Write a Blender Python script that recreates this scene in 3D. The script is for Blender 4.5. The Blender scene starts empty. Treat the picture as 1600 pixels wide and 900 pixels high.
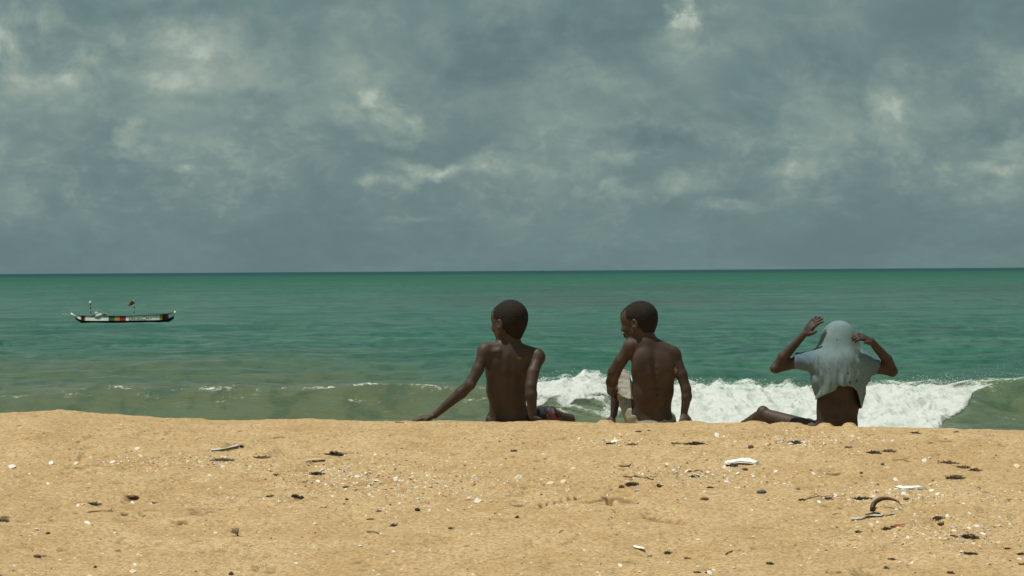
import bpy, bmesh, math, random
import numpy as np
from mathutils import Vector, Matrix, Euler
random.seed(7); rng = np.random.default_rng(7)
SC = bpy.context.scene
COL = SC.collection

# ------------------------------------------------------------------ camera
F = 5100.0                       # focal length in photo pixels (photo 1600 wide)
CAMZ = 0.885
cam_d = bpy.data.cameras.new('camera'); cam = bpy.data.objects.new('camera', cam_d); COL.objects.link(cam)
cam_d.sensor_width = 36; cam_d.lens = 36*F/1600; cam_d.clip_start = 0.5; cam_d.clip_end = 200000
RM = Matrix.Rotation(math.radians(90-0.303), 3, 'X') @ Matrix.Rotation(math.radians(-0.358), 3, 'Z')
cam.matrix_world = Matrix.Translation((0, 0, CAMZ)) @ RM.to_4x4()
cam_d.dof.use_dof = True; cam_d.dof.focus_distance = 19.3; cam_d.dof.aperture_fstop = 32
SC.camera = cam
RN = np.array(RM)
def at(px, py, Y):
    d = RN @ np.array([(px-800)/F, -(py-450)/F, -1.0])
    t = Y/d[1]
    return np.array([d[0]*t, Y, CAMZ+d[2]*t])

# ------------------------------------------------------------------ world, sun, exposure
SUN_EL, SUN_AZ = math.radians(71), math.radians(-108)     # high, from the left and slightly behind the camera
W = bpy.data.worlds.new('World'); SC.world = W; W.use_nodes = True
class NT:
    def __init__(s, tree): s.t = tree; s.t.nodes.clear()
    def n(s, typ, ins=None, **kw):
        nd = s.t.nodes.new('ShaderNode'+typ)
        for k, v in kw.items(): setattr(nd, k, v)
        for k, v in (ins or {}).items():
            i = nd.inputs[k]
            if isinstance(v, bpy.types.NodeSocket): s.t.links.new(v, i)
            else: i.default_value = v
        return nd
    def m(s, op, a, b=0.0, c=0.0, clamp=False):
        nd = s.n('Math', {0: a, 1: b, 2: c}, operation=op, use_clamp=clamp); return nd.outputs[0]
    def v(s, op, a, b=(0,0,0), out=0):
        nd = s.n('VectorMath', {0: a, 1: b}, operation=op); return nd.outputs['Value' if out else 'Vector']
    def noise(s, vec, scale, detail=2, rough=0.5, dist=0.0, lac=2.0):
        nd = s.n('TexNoise', {'Vector': vec, 'Scale': scale, 'Detail': detail, 'Roughness': rough, 'Distortion': dist, 'Lacunarity': lac}); return nd.outputs[0]
    def mr(s, x, a, b, c=0.0, d=1.0, smooth=True):
        nd = s.n('MapRange', {0: x, 1: a, 2: b, 3: c, 4: d}); nd.interpolation_type = 'SMOOTHSTEP' if smooth else 'LINEAR'; return nd.outputs[0]
    def mix(s, f, a, b):
        nd = s.n('Mix', data_type='RGBA'); 
        for idx, val in ((0, f), (6, a), (7, b)):
            i = nd.inputs[idx]
            if isinstance(val, bpy.types.NodeSocket): s.t.links.new(val, i)
            else: i.default_value = val if idx == 0 else (*val[:3], 1)
        return nd.outputs[2]
    def link(s, a, b): s.t.links.new(a, b)

wn = NT(W.node_tree)
dirv = wn.n('TexCoord').outputs['Generated']
sp = wn.n('SeparateXYZ', {0: dirv})
az = wn.m('ARCTAN2', sp.outputs[0], sp.outputs[1]); el = wn.m('ARCSINE', sp.outputs[2])
sky = wn.n('TexSky', sky_type='NISHITA', sun_disc=False, sun_elevation=SUN_EL, sun_rotation=SUN_AZ)
sky.air_density = 1.2; sky.dust_density = 2.0
# cloud texture in direction space: features flatter toward the horizon
elk = wn.m('MULTIPLY', wn.m('POWER', wn.m('MAXIMUM', el, 0.0), 0.82), 1.0)
p3 = wn.n('CombineXYZ', {0: sp.outputs[0], 1: sp.outputs[1], 2: elk}).outputs[0]
wob = wn.n('TexNoise', {'Vector': p3, 'Scale': 26.0, 'Detail': 5.0, 'Roughness': 0.6}).outputs[1]
wobc = wn.v('MULTIPLY', wn.v('SUBTRACT', wob, (0.5, 0.5, 0.5)), (0.022, 0.012, 0.02))
ae = wn.n('CombineXYZ', {0: az, 1: el, 2: 0.0}).outputs[0]
aew = wn.v('ADD', ae, wobc)
wob2 = wn.n('TexNoise', {'Vector': p3, 'Scale': 110.0, 'Detail': 4.0, 'Roughness': 0.6}).outputs[1]
aew = wn.v('ADD', aew, wn.v('MULTIPLY', wn.v('SUBTRACT', wob2, (0.5, 0.5, 0.5)), (0.012, 0.007, 0)))
aew = wn.v('MULTIPLY', aew, (1, 1, 0))
n1 = wn.noise(p3, 16, 9, 0.6, 0.3); n2 = wn.noise(p3, 46, 9, 0.62, 0.5); n3 = wn.noise(p3, 6, 4, 0.5); n4 = wn.noise(p3, 130, 6, 0.6, 0.6)
dens = wn.m('ADD', wn.m('MULTIPLY', wn.mr(n1, .36, .70), .50), wn.m('MULTIPLY', wn.mr(n2, .42, .75), .28))
dens = wn.m('ADD', dens, wn.m('MULTIPLY', wn.mr(n3, .35, .7), .14))
dens = wn.m('ADD', dens, wn.m('MULTIPLY', wn.m('MULTIPLY', wn.mr(n4, .48, .70), wn.mr(n1, .38, .60, .35, 1)), wn.mr(el, .030, .055, .24, .10)))
dens = wn.m('ADD', dens, wn.m('MULTIPLY', wn.m('MULTIPLY', wn.mr(wn.noise(p3, 75, 8, .62, .4), .52, .70), wn.mr(el, .010, .022)), wn.mr(el, .055, .035, 0, .26)))
dens = wn.m('MULTIPLY', dens, wn.mr(el, 0.003, 0.030, 0.42, 1.0))
dens = wn.m('MULTIPLY', dens, .80)
fluff = wn.mr(wn.noise(p3, 55, 8, .62, .5), .33, .66, .25, 1.5)
fluff2 = wn.mr(wn.noise(p3, 20, 6, .6, .3), .35, .65, .5, 1.25)
fluff = wn.m('MULTIPLY', fluff, fluff2); bl = wn.m('ADD', 0.0, 0.0)
# larger cloud masses that stand in the view (direction of centre, half size, strength)
CL = [(30,90,150,120,.46),(200,105,150,95,.28),(330,60,120,55,.22),(290,140,110,38,.22),(600,165,75,42,.34),(545,120,110,70,.18),
      (655,185,60,40,.20),(900,110,90,45,.26),(935,95,40,40,.15),(1060,22,20,30,.75),(1078,75,60,28,.22),(985,178,60,34,.30),(1000,40,70,10,.12),
      (1388,165,34,26,.34),(1392,205,34,42,.26),(1480,125,110,55,.26),(1575,100,80,70,.24),(322,268,22,8,.55),(576,276,22,13,.42),
      (628,285,30,18,.30),(682,264,38,10,.45),(775,258,52,16,.36),(962,250,32,14,.36),(1075,290,45,22,.34),(1236,262,36,15,.36),
      (1550,266,52,15,.40),(1520,312,60,10,.30),(212,212,18,22,.30),(235,238,55,9,.20),(1120,325,50,10,.25),(610,345,60,9,.14),(1010,300,40,12,.12),
      (230,14,130,18,-.34),(335,160,130,14,-.24),(560,235,140,10,-.16),(1015,212,70,20,-.30),(880,48,190,26,-.22),(1290,120,110,90,-.16),
      (740,95,110,40,-.20),(430,200,120,18,-.12),(1530,215,90,16,-.18),(60,200,160,20,-.12),(1180,180,90,60,-.12)]
for (cx, cy, rx, ry, s) in CL:
    a = (cx-800)/F; e = (423-(cx-800)*.00625-cy)/F
    q = wn.v('MULTIPLY', wn.v('SUBTRACT', aew, (a, e, 0)), (F/rx, F/ry, 0))
    g = wn.mr(wn.v('LENGTH', q, out=1), 0.0, 1.6, abs(s)*(1.3 if rx < 64 else 1.0), 0.0)
    bl = wn.m('ADD' if s > 0 else 'SUBTRACT', bl, g)
dens = wn.m('ADD', dens, wn.m('MULTIPLY', bl, fluff))
cr = wn.n('ValToRGB', {0: dens}); r = cr.color_ramp
r.elements[0].position = 0.0; r.elements[0].color = (.128, .198, .207, 1)
r.elements[1].position = 1.0; r.elements[1].color = (.42, .49, .43, 1)
for pos, c in ((.22, (.160, .240, .242)), (.48, (.222, .305, .284)), (.72, (.29, .365, .325))):
    e_ = r.elements.new(pos); e_.color = (*c, 1)
b1 = wn.n('Background', {'Color': sky.outputs[0], 'Strength': 0.06}); b2 = wn.n('Background', {'Color': cr.outputs[0], 'Strength': 1.0})
mx = wn.n('MixShader', {0: 0.97, 1: b1.outputs[0], 2: b2.outputs[0]})
wn.link(mx.outputs[0], wn.n('OutputWorld').inputs[0])

sd = bpy.data.lights.new('sun', 'SUN'); sun = bpy.data.objects.new('sun', sd); COL.objects.link(sun)
sd.energy = 4.2; sd.angle = math.radians(0.5); sd.color = (1.0, .95, .86)
sv = Vector((math.sin(SUN_AZ)*math.cos(SUN_EL), math.cos(SUN_AZ)*math.cos(SUN_EL), math.sin(SUN_EL)))
sun.rotation_euler = sv.to_track_quat('Z', 'Y').to_euler(); sun.location = (0, 0, 30)
vs = SC.view_settings; vs.view_transform = 'Standard'; vs.look = 'None'; vs.exposure = 0; vs.gamma = 1
SC.render.engine = 'CYCLES'; SC.cycles.transparent_max_bounces = 24; SC.render.resolution_x = 1024; SC.render.resolution_y = 576

# ------------------------------------------------------------------ helpers
def tag(o, label=None, cat=None, group=None, kind=None):
    if label: o['label'] = label
    if cat: o['category'] = cat
    if group: o['group'] = group
    if kind: o['kind'] = kind
    return o
def link(o, parent=None):
    COL.objects.link(o)
    if parent: o.parent = parent
    return o
def empty(name, loc, rz=0):
    o = bpy.data.objects.new(name, None); o.location = loc; o.rotation_euler.z = rz; o.empty_display_size = .1
    return link(o)
def mesh(name, V, Fc, mats, smooth=True, midx=None):
    me = bpy.data.meshes.new(name)
    V = np.asarray(V, np.float32)
    if isinstance(Fc, np.ndarray):
        k = Fc.shape[1]; n = len(Fc)
        me.vertices.add(len(V)); me.vertices.foreach_set('co', V.ravel())
        me.loops.add(n*k); me.loops.foreach_set('vertex_index', Fc.astype(np.int32).ravel())
        me.polygons.add(n); me.polygons.foreach_set('loop_start', np.arange(0, n*k, k, dtype=np.int32))
        me.update(calc_edges=True)
    else:
        me.from_pydata([tuple(v) for v in V], [], Fc)
    for m_ in (mats if isinstance(mats, (list, tuple)) else [mats]): me.materials.append(m_)
    if midx is not None: me.polygons.foreach_set('material_index', np.asarray(midx, np.int32))
    me.polygons.foreach_set('use_smooth', np.full(len(me.polygons), smooth)); me.update()
    return me
def attr(me, name, vals):
    a = me.attributes.new(name, 'FLOAT', 'POINT'); a.data.foreach_set('value', np.asarray(vals, np.float32).ravel())
def obj(name, me, parent=None, loc=None):
    o = bpy.data.objects.new(name, me)
    if loc is not None: o.location = loc
    return link(o, parent)
def mat(name):
    m = bpy.data.materials.new(name); m.use_nodes = True; return m, NT(m.node_tree)
def out(t, sh, disp=None):
    o = t.n('OutputMaterial'); t.link(sh, o.inputs[0])
def simple(name, c, rough=.7, var=.25, scale=30, bump=.0, spec=.3, bdist=.01):
    m, t = mat(name); co = t.n('TexCoord').outputs['Object']
    nz = t.noise(co, scale, 5, .6)
    col = t.mix(t.mr(nz, .3, .7), tuple(x*(1-var) for x in c), tuple(min(1, x*(1+var)) for x in c))
    ins = {'Base Color': col, 'Roughness': rough, 'Specular IOR Level': spec}
    if bump: ins['Normal'] = t.n('Bump', {'Strength': bump, 'Distance': bdist, 'Height': t.noise(co, scale*3, 4, .6)}).outputs[0]
    out(t, t.n('BsdfPrincipled', ins).outputs[0]); return m

def perm_noise(x, y, seed=0):
    """2D gradient noise, numpy, about -1..1"""
    xi = np.floor(x).astype(np.int64); yi = np.floor(y).astype(np.int64); xf = x-xi; yf = y-yi
    def g(ix, iy):
        h = (ix*374761393 + iy*668265263 + seed*1442695041) & 0xFFFFFFFF
        h = ((h ^ (h >> 13))*1274126177) & 0xFFFFFFFF; h = (h ^ (h >> 16)) & 0xFFFF
        a = h*(2*math.pi/65536.0); return np.cos(a), np.sin(a)
    u = xf*xf*xf*(xf*(xf*6-15)+10); v = yf*yf*yf*(yf*(yf*6-15)+10)
    def d(ix, iy, fx, fy): a, b = g(ix, iy); return a*fx+b*fy
    n00 = d(xi, yi, xf, yf); n10 = d(xi+1, yi, xf-1, yf); n01 = d(xi, yi+1, xf, yf-1); n11 = d(xi+1, yi+1, xf-1, yf-1)
    return 1.5*((n00*(1-u)+n10*u)*(1-v)+(n01*(1-u)+n11*u)*v)
def grid_faces(nr, nc):
    i = np.arange(nr-1)[:, None]*nc + np.arange(nc-1)[None, :]
    return np.stack([i, i+1, i+nc+1, i+nc], -1).reshape(-1, 4)
def sstep(a, b, x):
    t = np.clip((x-a)/(b-a), 0, 1); return t*t*(3-2*t)

# ------------------------------------------------------------------ sand
def crest_z(x):
    px = x*F/19.2+800
    dep = np.interp(px, [-1500, 0, 60, 110, 160, 230, 300, 450, 600, 800, 1000, 1250, 1420, 1600, 3000], [212, 219, 218, 216, 221, 225, 229, 232, 235, 237, 239, 244, 250, 256, 280])
    return CAMZ-dep*19.2/F
PITS = []     # (x, y, rx, ry, depth, angle)
SHADE_SMUDGES = []  # brown smudges on the sand, with pit and crease shade painted in
def base_h(x, y):
    x = np.asarray(x, float); y = np.asarray(y, float)
    cz = crest_z(np.clip(x, -8, 8)); sl = (CAMZ-cz)/19.2; t = y-19.2
    a = cz - sl*t - (.12+sl)*t*t/2
    u_ = t+1.0; b = cz+sl-(.12+sl)/2+.12*np.maximum(u_, -3.9)-.22*(1-np.exp(np.minimum(u_+3.9, 0)*.12/.22))
    tf = np.clip(t, 0, 1.0); c = cz - sl*tf - .06*tf*tf - np.maximum(t-1.0, 0)*(sl+.12)*.92
    return np.maximum(np.where(t > 0, c, np.where(t > -1, a, b)), -6.0)
def plane_at(px, py):
    px = np.asarray(px, float); py = np.asarray(py, float)
    v = np.stack([(px-800)/F, -(py-450)/F, -np.ones_like(px)], -1)@RN.T; dx = v[..., 0]/v[..., 1]; dz = v[..., 2]/v[..., 1]
    lo = np.full(px.shape, 12.0); hi = np.full(px.shape, 19.25)
    for _ in range(28):
        m_ = (lo+hi)/2; above = CAMZ+dz*m_ > base_h(dx*m_, m_); lo = np.where(above, m_, lo); hi = np.where(above, hi, m_)
    return dx*lo, lo
def pit(px, py, w, h, dep, ang=0):
    x, y = plane_at(px, py); PITS.append((float(x), float(y), w*y/F/2, h*y/F/2*1.5, dep*1.15, ang))
def shade_smudge(px, py, w, h, s=1.0, ang=0):
    x, y = plane_at(px, py); SHADE_SMUDGES.append((float(x), float(y), w*y/F/2, h*y/F*2.6, s, ang))
def bump_at(px, Y, r, hgt, ry=None): PITS.append(((px-800)*Y/F, Y, r, ry or r, -hgt, 0))
pit(1040, 812, 56, 60, .050, .5); pit(1024, 806, 20, 26, .035); pit(1055, 816, 26, 30, .030)
pit(944, 783, 16, 60, .030, -.9); pit(953, 787, 12, 30, .026); pit(985, 782, 34, 60, .016); pit(812, 786, 34, 34, .018); pit(418, 888, 44, 40, .026, .4)
pit(1355, 896, 46, 50, .030); pit(205, 780, 26, 60, .018); pit(590, 756, 50, 30, .020, .5); pit(260, 818, 50, 22, .020, .1); pit(285, 817, 26, 18, .016)
pit(330, 797, 120, 90, .012); pit(705, 707, 50, 60, .012); pit(1300, 737, 40, 40, .018); pit(1480, 688, 40, 60, .014); pit(980, 727, 30, 30, .014)
pit(980, 893, 60, 40, .014); pit(1255, 812, 60, 50, .010); pit(120, 760, 200, 60, .012, .3); pit(430, 728, 300, 50, .010, .2); pit(225, 803, 16, 20, .014); pit(195, 803, 14, 20, .014)
pit(1590, 812, 26, 60, .014); pit(1540, 765, 22, 40, .012); pit(205, 855, 16, 24, .014); pit(100, 858, 22, 20, .016); pit(860, 842, 10, 16, .010); pit(963, 802, 9, 18, .014)
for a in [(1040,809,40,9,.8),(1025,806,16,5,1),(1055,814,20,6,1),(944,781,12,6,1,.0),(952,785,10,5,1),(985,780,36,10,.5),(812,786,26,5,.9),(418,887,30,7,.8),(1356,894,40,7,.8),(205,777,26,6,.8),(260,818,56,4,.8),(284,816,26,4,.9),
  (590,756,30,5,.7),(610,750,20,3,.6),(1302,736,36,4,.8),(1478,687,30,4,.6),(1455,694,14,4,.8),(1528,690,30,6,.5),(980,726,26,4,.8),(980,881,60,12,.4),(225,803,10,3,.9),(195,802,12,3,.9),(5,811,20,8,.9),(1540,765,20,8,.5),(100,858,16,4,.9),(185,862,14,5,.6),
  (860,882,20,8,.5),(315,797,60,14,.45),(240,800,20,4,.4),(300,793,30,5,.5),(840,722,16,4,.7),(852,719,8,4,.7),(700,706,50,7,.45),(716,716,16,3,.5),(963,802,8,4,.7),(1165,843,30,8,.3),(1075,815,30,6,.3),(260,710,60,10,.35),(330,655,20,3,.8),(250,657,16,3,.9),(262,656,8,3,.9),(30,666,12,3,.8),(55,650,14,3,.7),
  (193,667,10,2,.8),(122,692,10,3,.6),(130,688,20,3,.4),(550,707,40,5,.55),(640,659,14,2,.7),(1290,790,30,6,.4),(1330,790,40,6,.35),(1105,893,50,8,.4),(40,832,10,6,.4),(1230,786,30,6,.3),(900,705,60,10,.2),(650,890,10,5,.6),(1530,760,10,4,.5),(700,780,60,8,.35),(560,765,40,6,.35),(470,780,60,8,.4),(360,760,40,6,.3),(820,762,60,8,.4)]: shade_smudge(*a)
for k in range(6): shade_smudge(846+k*11, 789-k*2.2, 10, 3, .9)
for i in range(210): shade_smudge(random.uniform(-20, 1620), 665+235*random.random()**1.3, random.uniform(3, 16), random.uniform(1.2, 4), random.uniform(.3, .75))
for k in range(6): pit(848+k*11, 790-k*2.2, 12, 26, .020)
for k in range(9): pit(360+k*26+random.uniform(-6, 6), 745-k*3.2, 26, 22, .008)
for k in range(8): pit(60+k*30, 800-k*5+random.uniform(-2, 2), 30, 22, .007)
for i in range(26):
    pit(random.uniform(-20, 1620), 690+200*random.random(), random.uniform(50, 110), random.uniform(30, 60), random.uniform(.010, .020), random.uniform(-.8, .8))
for i in range(150):
    pit(random.uniform(-50, 1650), 672+228*random.random()**1.2, random.uniform(10, 42), random.uniform(14, 60), random.uniform(.005, .014)*random.choice((1, 1, -1)), random.uniform(-1, 1))
bump_at(72, 19.0, .10, .016); bump_at(105, 19.05, .08, .012); bump_at(262, 19.0, .06, .008); bump_at(300, 19.05, .09, .012)
bump_at(1288, 19.1, .045, .022, .1); bump_at(1326, 19.1, .04, .026, .1); bump_at(945, 19.05, .05, .022, .12); bump_at(1080, 19.1, .10, .014); bump_at(1160, 19.1, .12, .010)
bump_at(860, 19.1, .10, .008); bump_at(1230, 19.1, .10, .016); bump_at(500, 19.1, .12, .008); bump_at(1180, 19.1, .06, .012, .1)
def sand_h(x, y):
    x = np.asarray(x, float); y = np.asarray(y, float)
    h = base_h(x, y)
    near = np.exp(-np.maximum(y-21, 0)*.1)
    h = h + near*(.010*perm_noise(x/1.3, y/1.6, 1) + .007*perm_noise(x/.5, y/.6, 2) + .0042*perm_noise(x/.21, y/.25, 3)
        + .0042*perm_noise(x/.10, y/.09, 4)*(1+1.2*perm_noise(x/.7, y/.7, 14)) + .0026*perm_noise(x/.045, y/.04, 5)*(.8+1.3*perm_noise(x/.4, y/.5, 15)) + .0012*perm_noise(x/.02, y/.02, 6)*(.8+perm_noise(x/.3, y/.3, 16)))
    sc = perm_noise(x/.8+3, y/.9, 17); h = h - near*.010*np.maximum(perm_noise(x/.13, y/.075, 18)-.28, 0)*np.clip(sc+.5, 0, 1.2)*1.6
    # low wind and foot ridges running slantwise
    rr = perm_noise((x*.35+y*.9)/.55, (x*.9-y*.35)/3.0, 9); h = h + near*.0035*(1-np.abs(rr)*2)
    for (a, b, rx, ry, dep, ang) in PITS:
        m = (np.abs(x-a) < 3.2*max(rx, ry)) & (np.abs(y-b) < 3.2*max(rx, ry)) if np.ndim(x) else True
        if np.ndim(x):
            if not m.any(): continue
            dx = x[m]-a; dy = y[m]-b
        else: dx = x-a; dy = y-b
        c, s = math.cos(ang), math.sin(ang); u = (dx*c+dy*s)/rx; v = (-dx*s+dy*c)/ry
        q = dep*np.exp(-(u*u+v*v)**2.5)
        if np.ndim(x): h[m] -= q
        else: h = h-q
    return h
def ground(px, py, off=0.0):
    d = RN @ np.array([(px-800)/F, -(py-450)/F, -1.0]); d = d/d[1]
    ys = np.linspace(12, 19.5, 2600); zr = CAMZ+d[2]*ys; hs = sand_h(d[0]*ys, ys)
    k = np.argmax(zr <= hs+off) if (zr <= hs+off).any() else len(ys)-1
    return np.array([d[0]*ys[k], ys[k], hs[k]])
xs = np.concatenate([-np.geomspace(4000, 3.2, 60)[:-1], np.linspace(-3.2, 3.2, 860), np.geomspace(3.2, 4000, 60)[1:]])
ys = np.concatenate([np.linspace(-400, 13, 40), np.linspace(13.4, 19.9, 800), np.linspace(20, 20.4, 8), np.linspace(20.6, 75, 70), np.linspace(90, 400, 6)])
GX, GY = np.meshgrid(xs, ys); HZ = sand_h(GX, GY)
mS, t = mat('beach_sand'); pos = t.n('NewGeometry').outputs['Position']
g1 = t.noise(pos, 3.0, 6, .6); g2 = t.noise(pos, 45, 5, .75); g3 = t.noise(pos, 210, 3, .8)
col = t.mix(t.mr(g1, .3, .7), (.500, .348, .172), (.598, .440, .240))
col = t.mix(t.mr(g2, .36, .60), t.mix(.75, col, (.27, .165, .07)), col)
gp = t.noise(pos, 11, 5, .7); col = t.mix(t.mr(gp, .56, .72, 0, .55), col, (.30, .19, .085))
col = t.mix(t.mr(g3, .60, .78), col, (.70, .56, .34)); col = t.mix(t.mr(g3, .40, .24), col, (.22, .13, .06))
vo = t.n('TexVoronoi', {'Vector': pos, 'Scale': 85.0, 'Randomness': 1.0}); cs = t.n('SeparateColor', {0: vo.outputs['Color']})
sc1 = t.noise(pos, 1.6, 3, .6)
spk = t.m('MULTIPLY', t.m('LESS_THAN', vo.outputs['Distance'], .28), t.m('GREATER_THAN', cs.outputs[0], t.mr(sc1, .45, .7, .985, .86)))
col = t.mix(spk, col, (.74, .66, .50))
dk = t.m('MULTIPLY', t.m('LESS_THAN', vo.outputs['Distance'], .30), t.m('LESS_THAN', cs.outputs[1], t.mr(sc1, .4, .7, .012, .06)))
col = t.mix(dk, col, (.16, .09, .045))
shade_fac = t.n('Attribute', attribute_name='shade_smudge').outputs['Fac']; col = t.mix(t.mr(t.m('ADD', shade_fac, t.m('MULTIPLY', t.m('SUBTRACT', g2, .5), .9)), .12, .75, 0, .9), col, (.135, .080, .036))  # mixes the painted hollow shade and the brown smudges into the sand colour
hgt = t.m('ADD', t.m('MULTIPLY', g2, .6), t.m('MULTIPLY', g3, .25)); hgt = t.m('ADD', hgt, t.m('MULTIPLY', spk, .35))
nb = t.n('Bump', {'Strength': 1.0, 'Distance': .011, 'Height': hgt}).outputs[0]
out(t, t.n('BsdfPrincipled', {'Base Color': col, 'Roughness': .95, 'Specular IOR Level': .12, 'Normal': nb}).outputs[0])
sand = obj('sand_beach', mesh('sand_beach', np.stack([GX, GY, HZ], -1).reshape(-1, 3), grid_faces(len(ys), len(xs)), mS))
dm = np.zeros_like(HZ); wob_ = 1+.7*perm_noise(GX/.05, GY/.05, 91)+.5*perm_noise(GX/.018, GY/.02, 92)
for (a, b, rx, ry, s_, ang) in SHADE_SMUDGES:
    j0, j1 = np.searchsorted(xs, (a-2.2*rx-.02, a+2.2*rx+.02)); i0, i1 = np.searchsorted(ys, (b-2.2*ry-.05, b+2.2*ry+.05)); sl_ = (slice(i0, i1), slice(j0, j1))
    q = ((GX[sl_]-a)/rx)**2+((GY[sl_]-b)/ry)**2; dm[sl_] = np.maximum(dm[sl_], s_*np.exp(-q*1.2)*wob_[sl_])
attr(sand.data, 'shade_smudge', dm)
tag(sand, kind='structure')

# ------------------------------------------------------------------ sea
SEA = -3.0; EYE = CAMZ-SEA
FX0, FX1 = 0.35, 12.9
def foamzone(x): return sstep(-0.5, 1.2, x)*(1-sstep(11.4, 12.8, x))
def crest_y(x): return 88+.5*np.sin(x*.22+.6)+.25*perm_noise(x/2.3, x*0+.3, 31)
def crest_h(x):
    px = x*F/88+800
    H = np.interp(px, [-600, 0, 100, 190, 260, 340, 450, 600, 740, 860, 920, 1000, 1150, 1300, 1420, 1480, 1540, 1600, 2200], [.45, .55, .64, .74, .66, .76, .70, .70, .66, .62, .60, .44, .37, .37, .42, .55, .76, .82, .5])
    return H+.03*perm_noise(x/.9, x*0+.7, 33)
def eta(x, y, res=None):
    yc = crest_y(x); H = crest_h(x); s = y-yc; fz = foamzone(x)
    back = np.exp(-(np.maximum(s, 0)/3.6)**2)
    sf = np.clip(-s/4.6, 0, 1); fr1 = (.5+.5*np.cos(np.pi*sf))**1.15
    st = np.clip(-s/7.4, 0, 1); fr2 = (1-st**1.6)**.8
    sh = np.clip(-s/3.4, 0, 1); fr3 = (.5+.5*np.cos(np.pi*sh))
    wr = sstep(12.2, 13.2, x)
    front = (fr1*(1-fz)+fr2*fz)*(1-wr)+fr3*wr
    z = H*np.where(s > 0, back, front)
    # swells further out
    z = z + .16*np.sin(y/7.0+.7*perm_noise(x/22, y/40, 41))*sstep(96, 110, y)*(1+perm_noise(x/18, y/30, 42))
    shel = .6+.4*sstep(88, 94, y)
    for lam, amp, sd_ in ((7, .13, 51), (3.4, .085, 52), (1.7, .052, 53), (.85, .028, 54), (.42, .014, 55)):
        f = 1.0 if res is None else sstep(1.0, 3.0, lam*1.0/np.maximum(res, 1e-3))
        n = perm_noise(x/(lam*1.7), y/lam, sd_)
        z = z + amp*f*shel*(1-2*np.abs(n))*1.25
    return z-.02
d_near = np.arange(76, 96, .07)
dep = np.arange(EYE*F/96, 1.0, -.55)
Dr = np.concatenate([np.linspace(30, 75.5, 26), d_near, EYE*F/dep, np.geomspace(EYE*F/.98, 90000, 14)])
u = np.concatenate([-np.geomspace(1.6, .175, 26)[:-1], np.linspace(-.175, .175, 600), np.geomspace(.175, 1.6, 26)[1:]])
D2, U2 = np.meshgrid(Dr, u, indexing='ij'); SX = U2*D2; res = np.gradient(Dr)[:, None]+0*SX
SZ = np.empty_like(SX); SZ = SEA+eta(SX, D2, res)*np.where(D2 > 3000, 0.0, 1.0)
# floating foam amount, with sparkle painted in on the right wave face
foam = np.zeros_like(SX)
def fpatch(px, py, w, dy, s, z=.7):
    d = RN @ np.array([(px-800)/F, -(py-450)/F, -1.0]); tt = (SEA+z-CAMZ)/d[2]; x0, y0 = d[0]*tt, d[1]*tt
    r = w/2*y0/F
    global foam
    foam = np.maximum(foam, s*np.exp(-((SX-x0)/r)**2-((D2-y0)/dy)**2))
def cpatch(px, w, off, dy, st):
    global foam
    x0 = (px-800)*87.6/F; y0 = float(crest_y(np.array(x0)))-off; r = w/2*y0/F
    foam = np.maximum(foam, st*(.86 if px < 800 else 1)*np.exp(-((SX-x0)/r)**2-((D2-y0)/dy)**2))
for a in [(190, 80, .3, .5, 1.05), (28, 70, .8, .5, .9), (340, 120, .3, .8, 1.0), (240, 70, .9, .5, .8), (410, 60, .5, .4, .9), (495, 120, .3, .4, 1.0), (575, 90, .3, .3, 1.05), (670, 110, .4, .5, 1.05),
          (430, 130, .1, .25, .8), (735, 80, .3, .4, .9), (120, 100, 1.0, .5, .75), (300, 240, .2, .3, .72), (620, 240, .25, .3, .72), (80, 200, .5, .35, .7), (350, 60, 1.8, .5, .7), (560, 60, 1.9, .3, .85), (380, 200, 1.2, .8, .55), (650, 160, 1.4, .6, .5)]: cpatch(*a)
for a in [(150, 620, 70, .6, .7), (130, 628, 30, .5, .75), (560, 625, 45, .3, .85), (240, 630, 70, .5, .55), (520, 626, 20, .3, .5), (350, 622, 60, .5, .5), (40, 585, 60, 1.2, .5), (110, 640, 60, .4, .6)]: fpatch(*a, z=.45)
for a in [(740, 650, 90, .5, .75), (140, 645, 20, .4, .8), (250, 645, 60, .4, .3), (730, 642, 80, .5, .5)]: fpatch(*a, z=.05)
for a in [(520, 460, 10, 5, .9), (690, 455, 9, 5, .8), (820, 434, 8, 20, .9), (1002, 461, 9, 4, .9), (1035, 495, 8, 3, .7), (1380, 524, 8, 3, .9), (608, 472, 8, 5, .8), (330, 546, 12, 2, .7), (190, 508, 26, 1.5, .7),
          (985, 447, 8, 8, .7), (1260, 461, 6, 6, .7), (1410, 585, 10, 1, .8), (1366, 580, 20, 1, .6), (1120, 452, 8, 8, .6)]: fpatch(*a, z=0)
for a in [(1580, 120, .2, .6, 1.0), (1525, 80, .4, .9, 1.0), (1460, 150, -.1, .5, .9), (1540, 60, 1.2, .8, .75), (1560, 200, .0, .25, .95)]: cpatch(*a)
for a in [(1567, 636, 90, .25, .72), (1560, 617, 60, .2, .6), (1595, 634, 50, .25, .65)]: fpatch(*a, z=.4)  # glints on the green wave face, painted in the foam colour
mW, t = mat('sea_water'); pos = t.n('NewGeometry').outputs['Position']; s3 = t.n('SeparateXYZ', {0: pos})
yy = s3.outputs[1]
wv = t.noise(t.v('MULTIPLY', pos, (.006, .012, 0)), 1.0, 4, .55)
wv2 = t.noise(t.v('MULTIPLY', pos, (.05, .09, 0)), 1.0, 5, .6)
yw = t.m('ADD', t.m('ADD', yy, t.mr(s3.outputs[0], -9, 4, 0, 42)), t.m('MULTIPLY', t.m('SUBTRACT', wv2, .5), 45.0))
silt = (.112, .130, .062); green = (.013, .128, .066); deep = (.008, .090, .055); far = (.014, .060, .062)
sil = t.mr(yw, 108, 185); c = t.mix(sil, silt, (.018, .125, .064))
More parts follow.
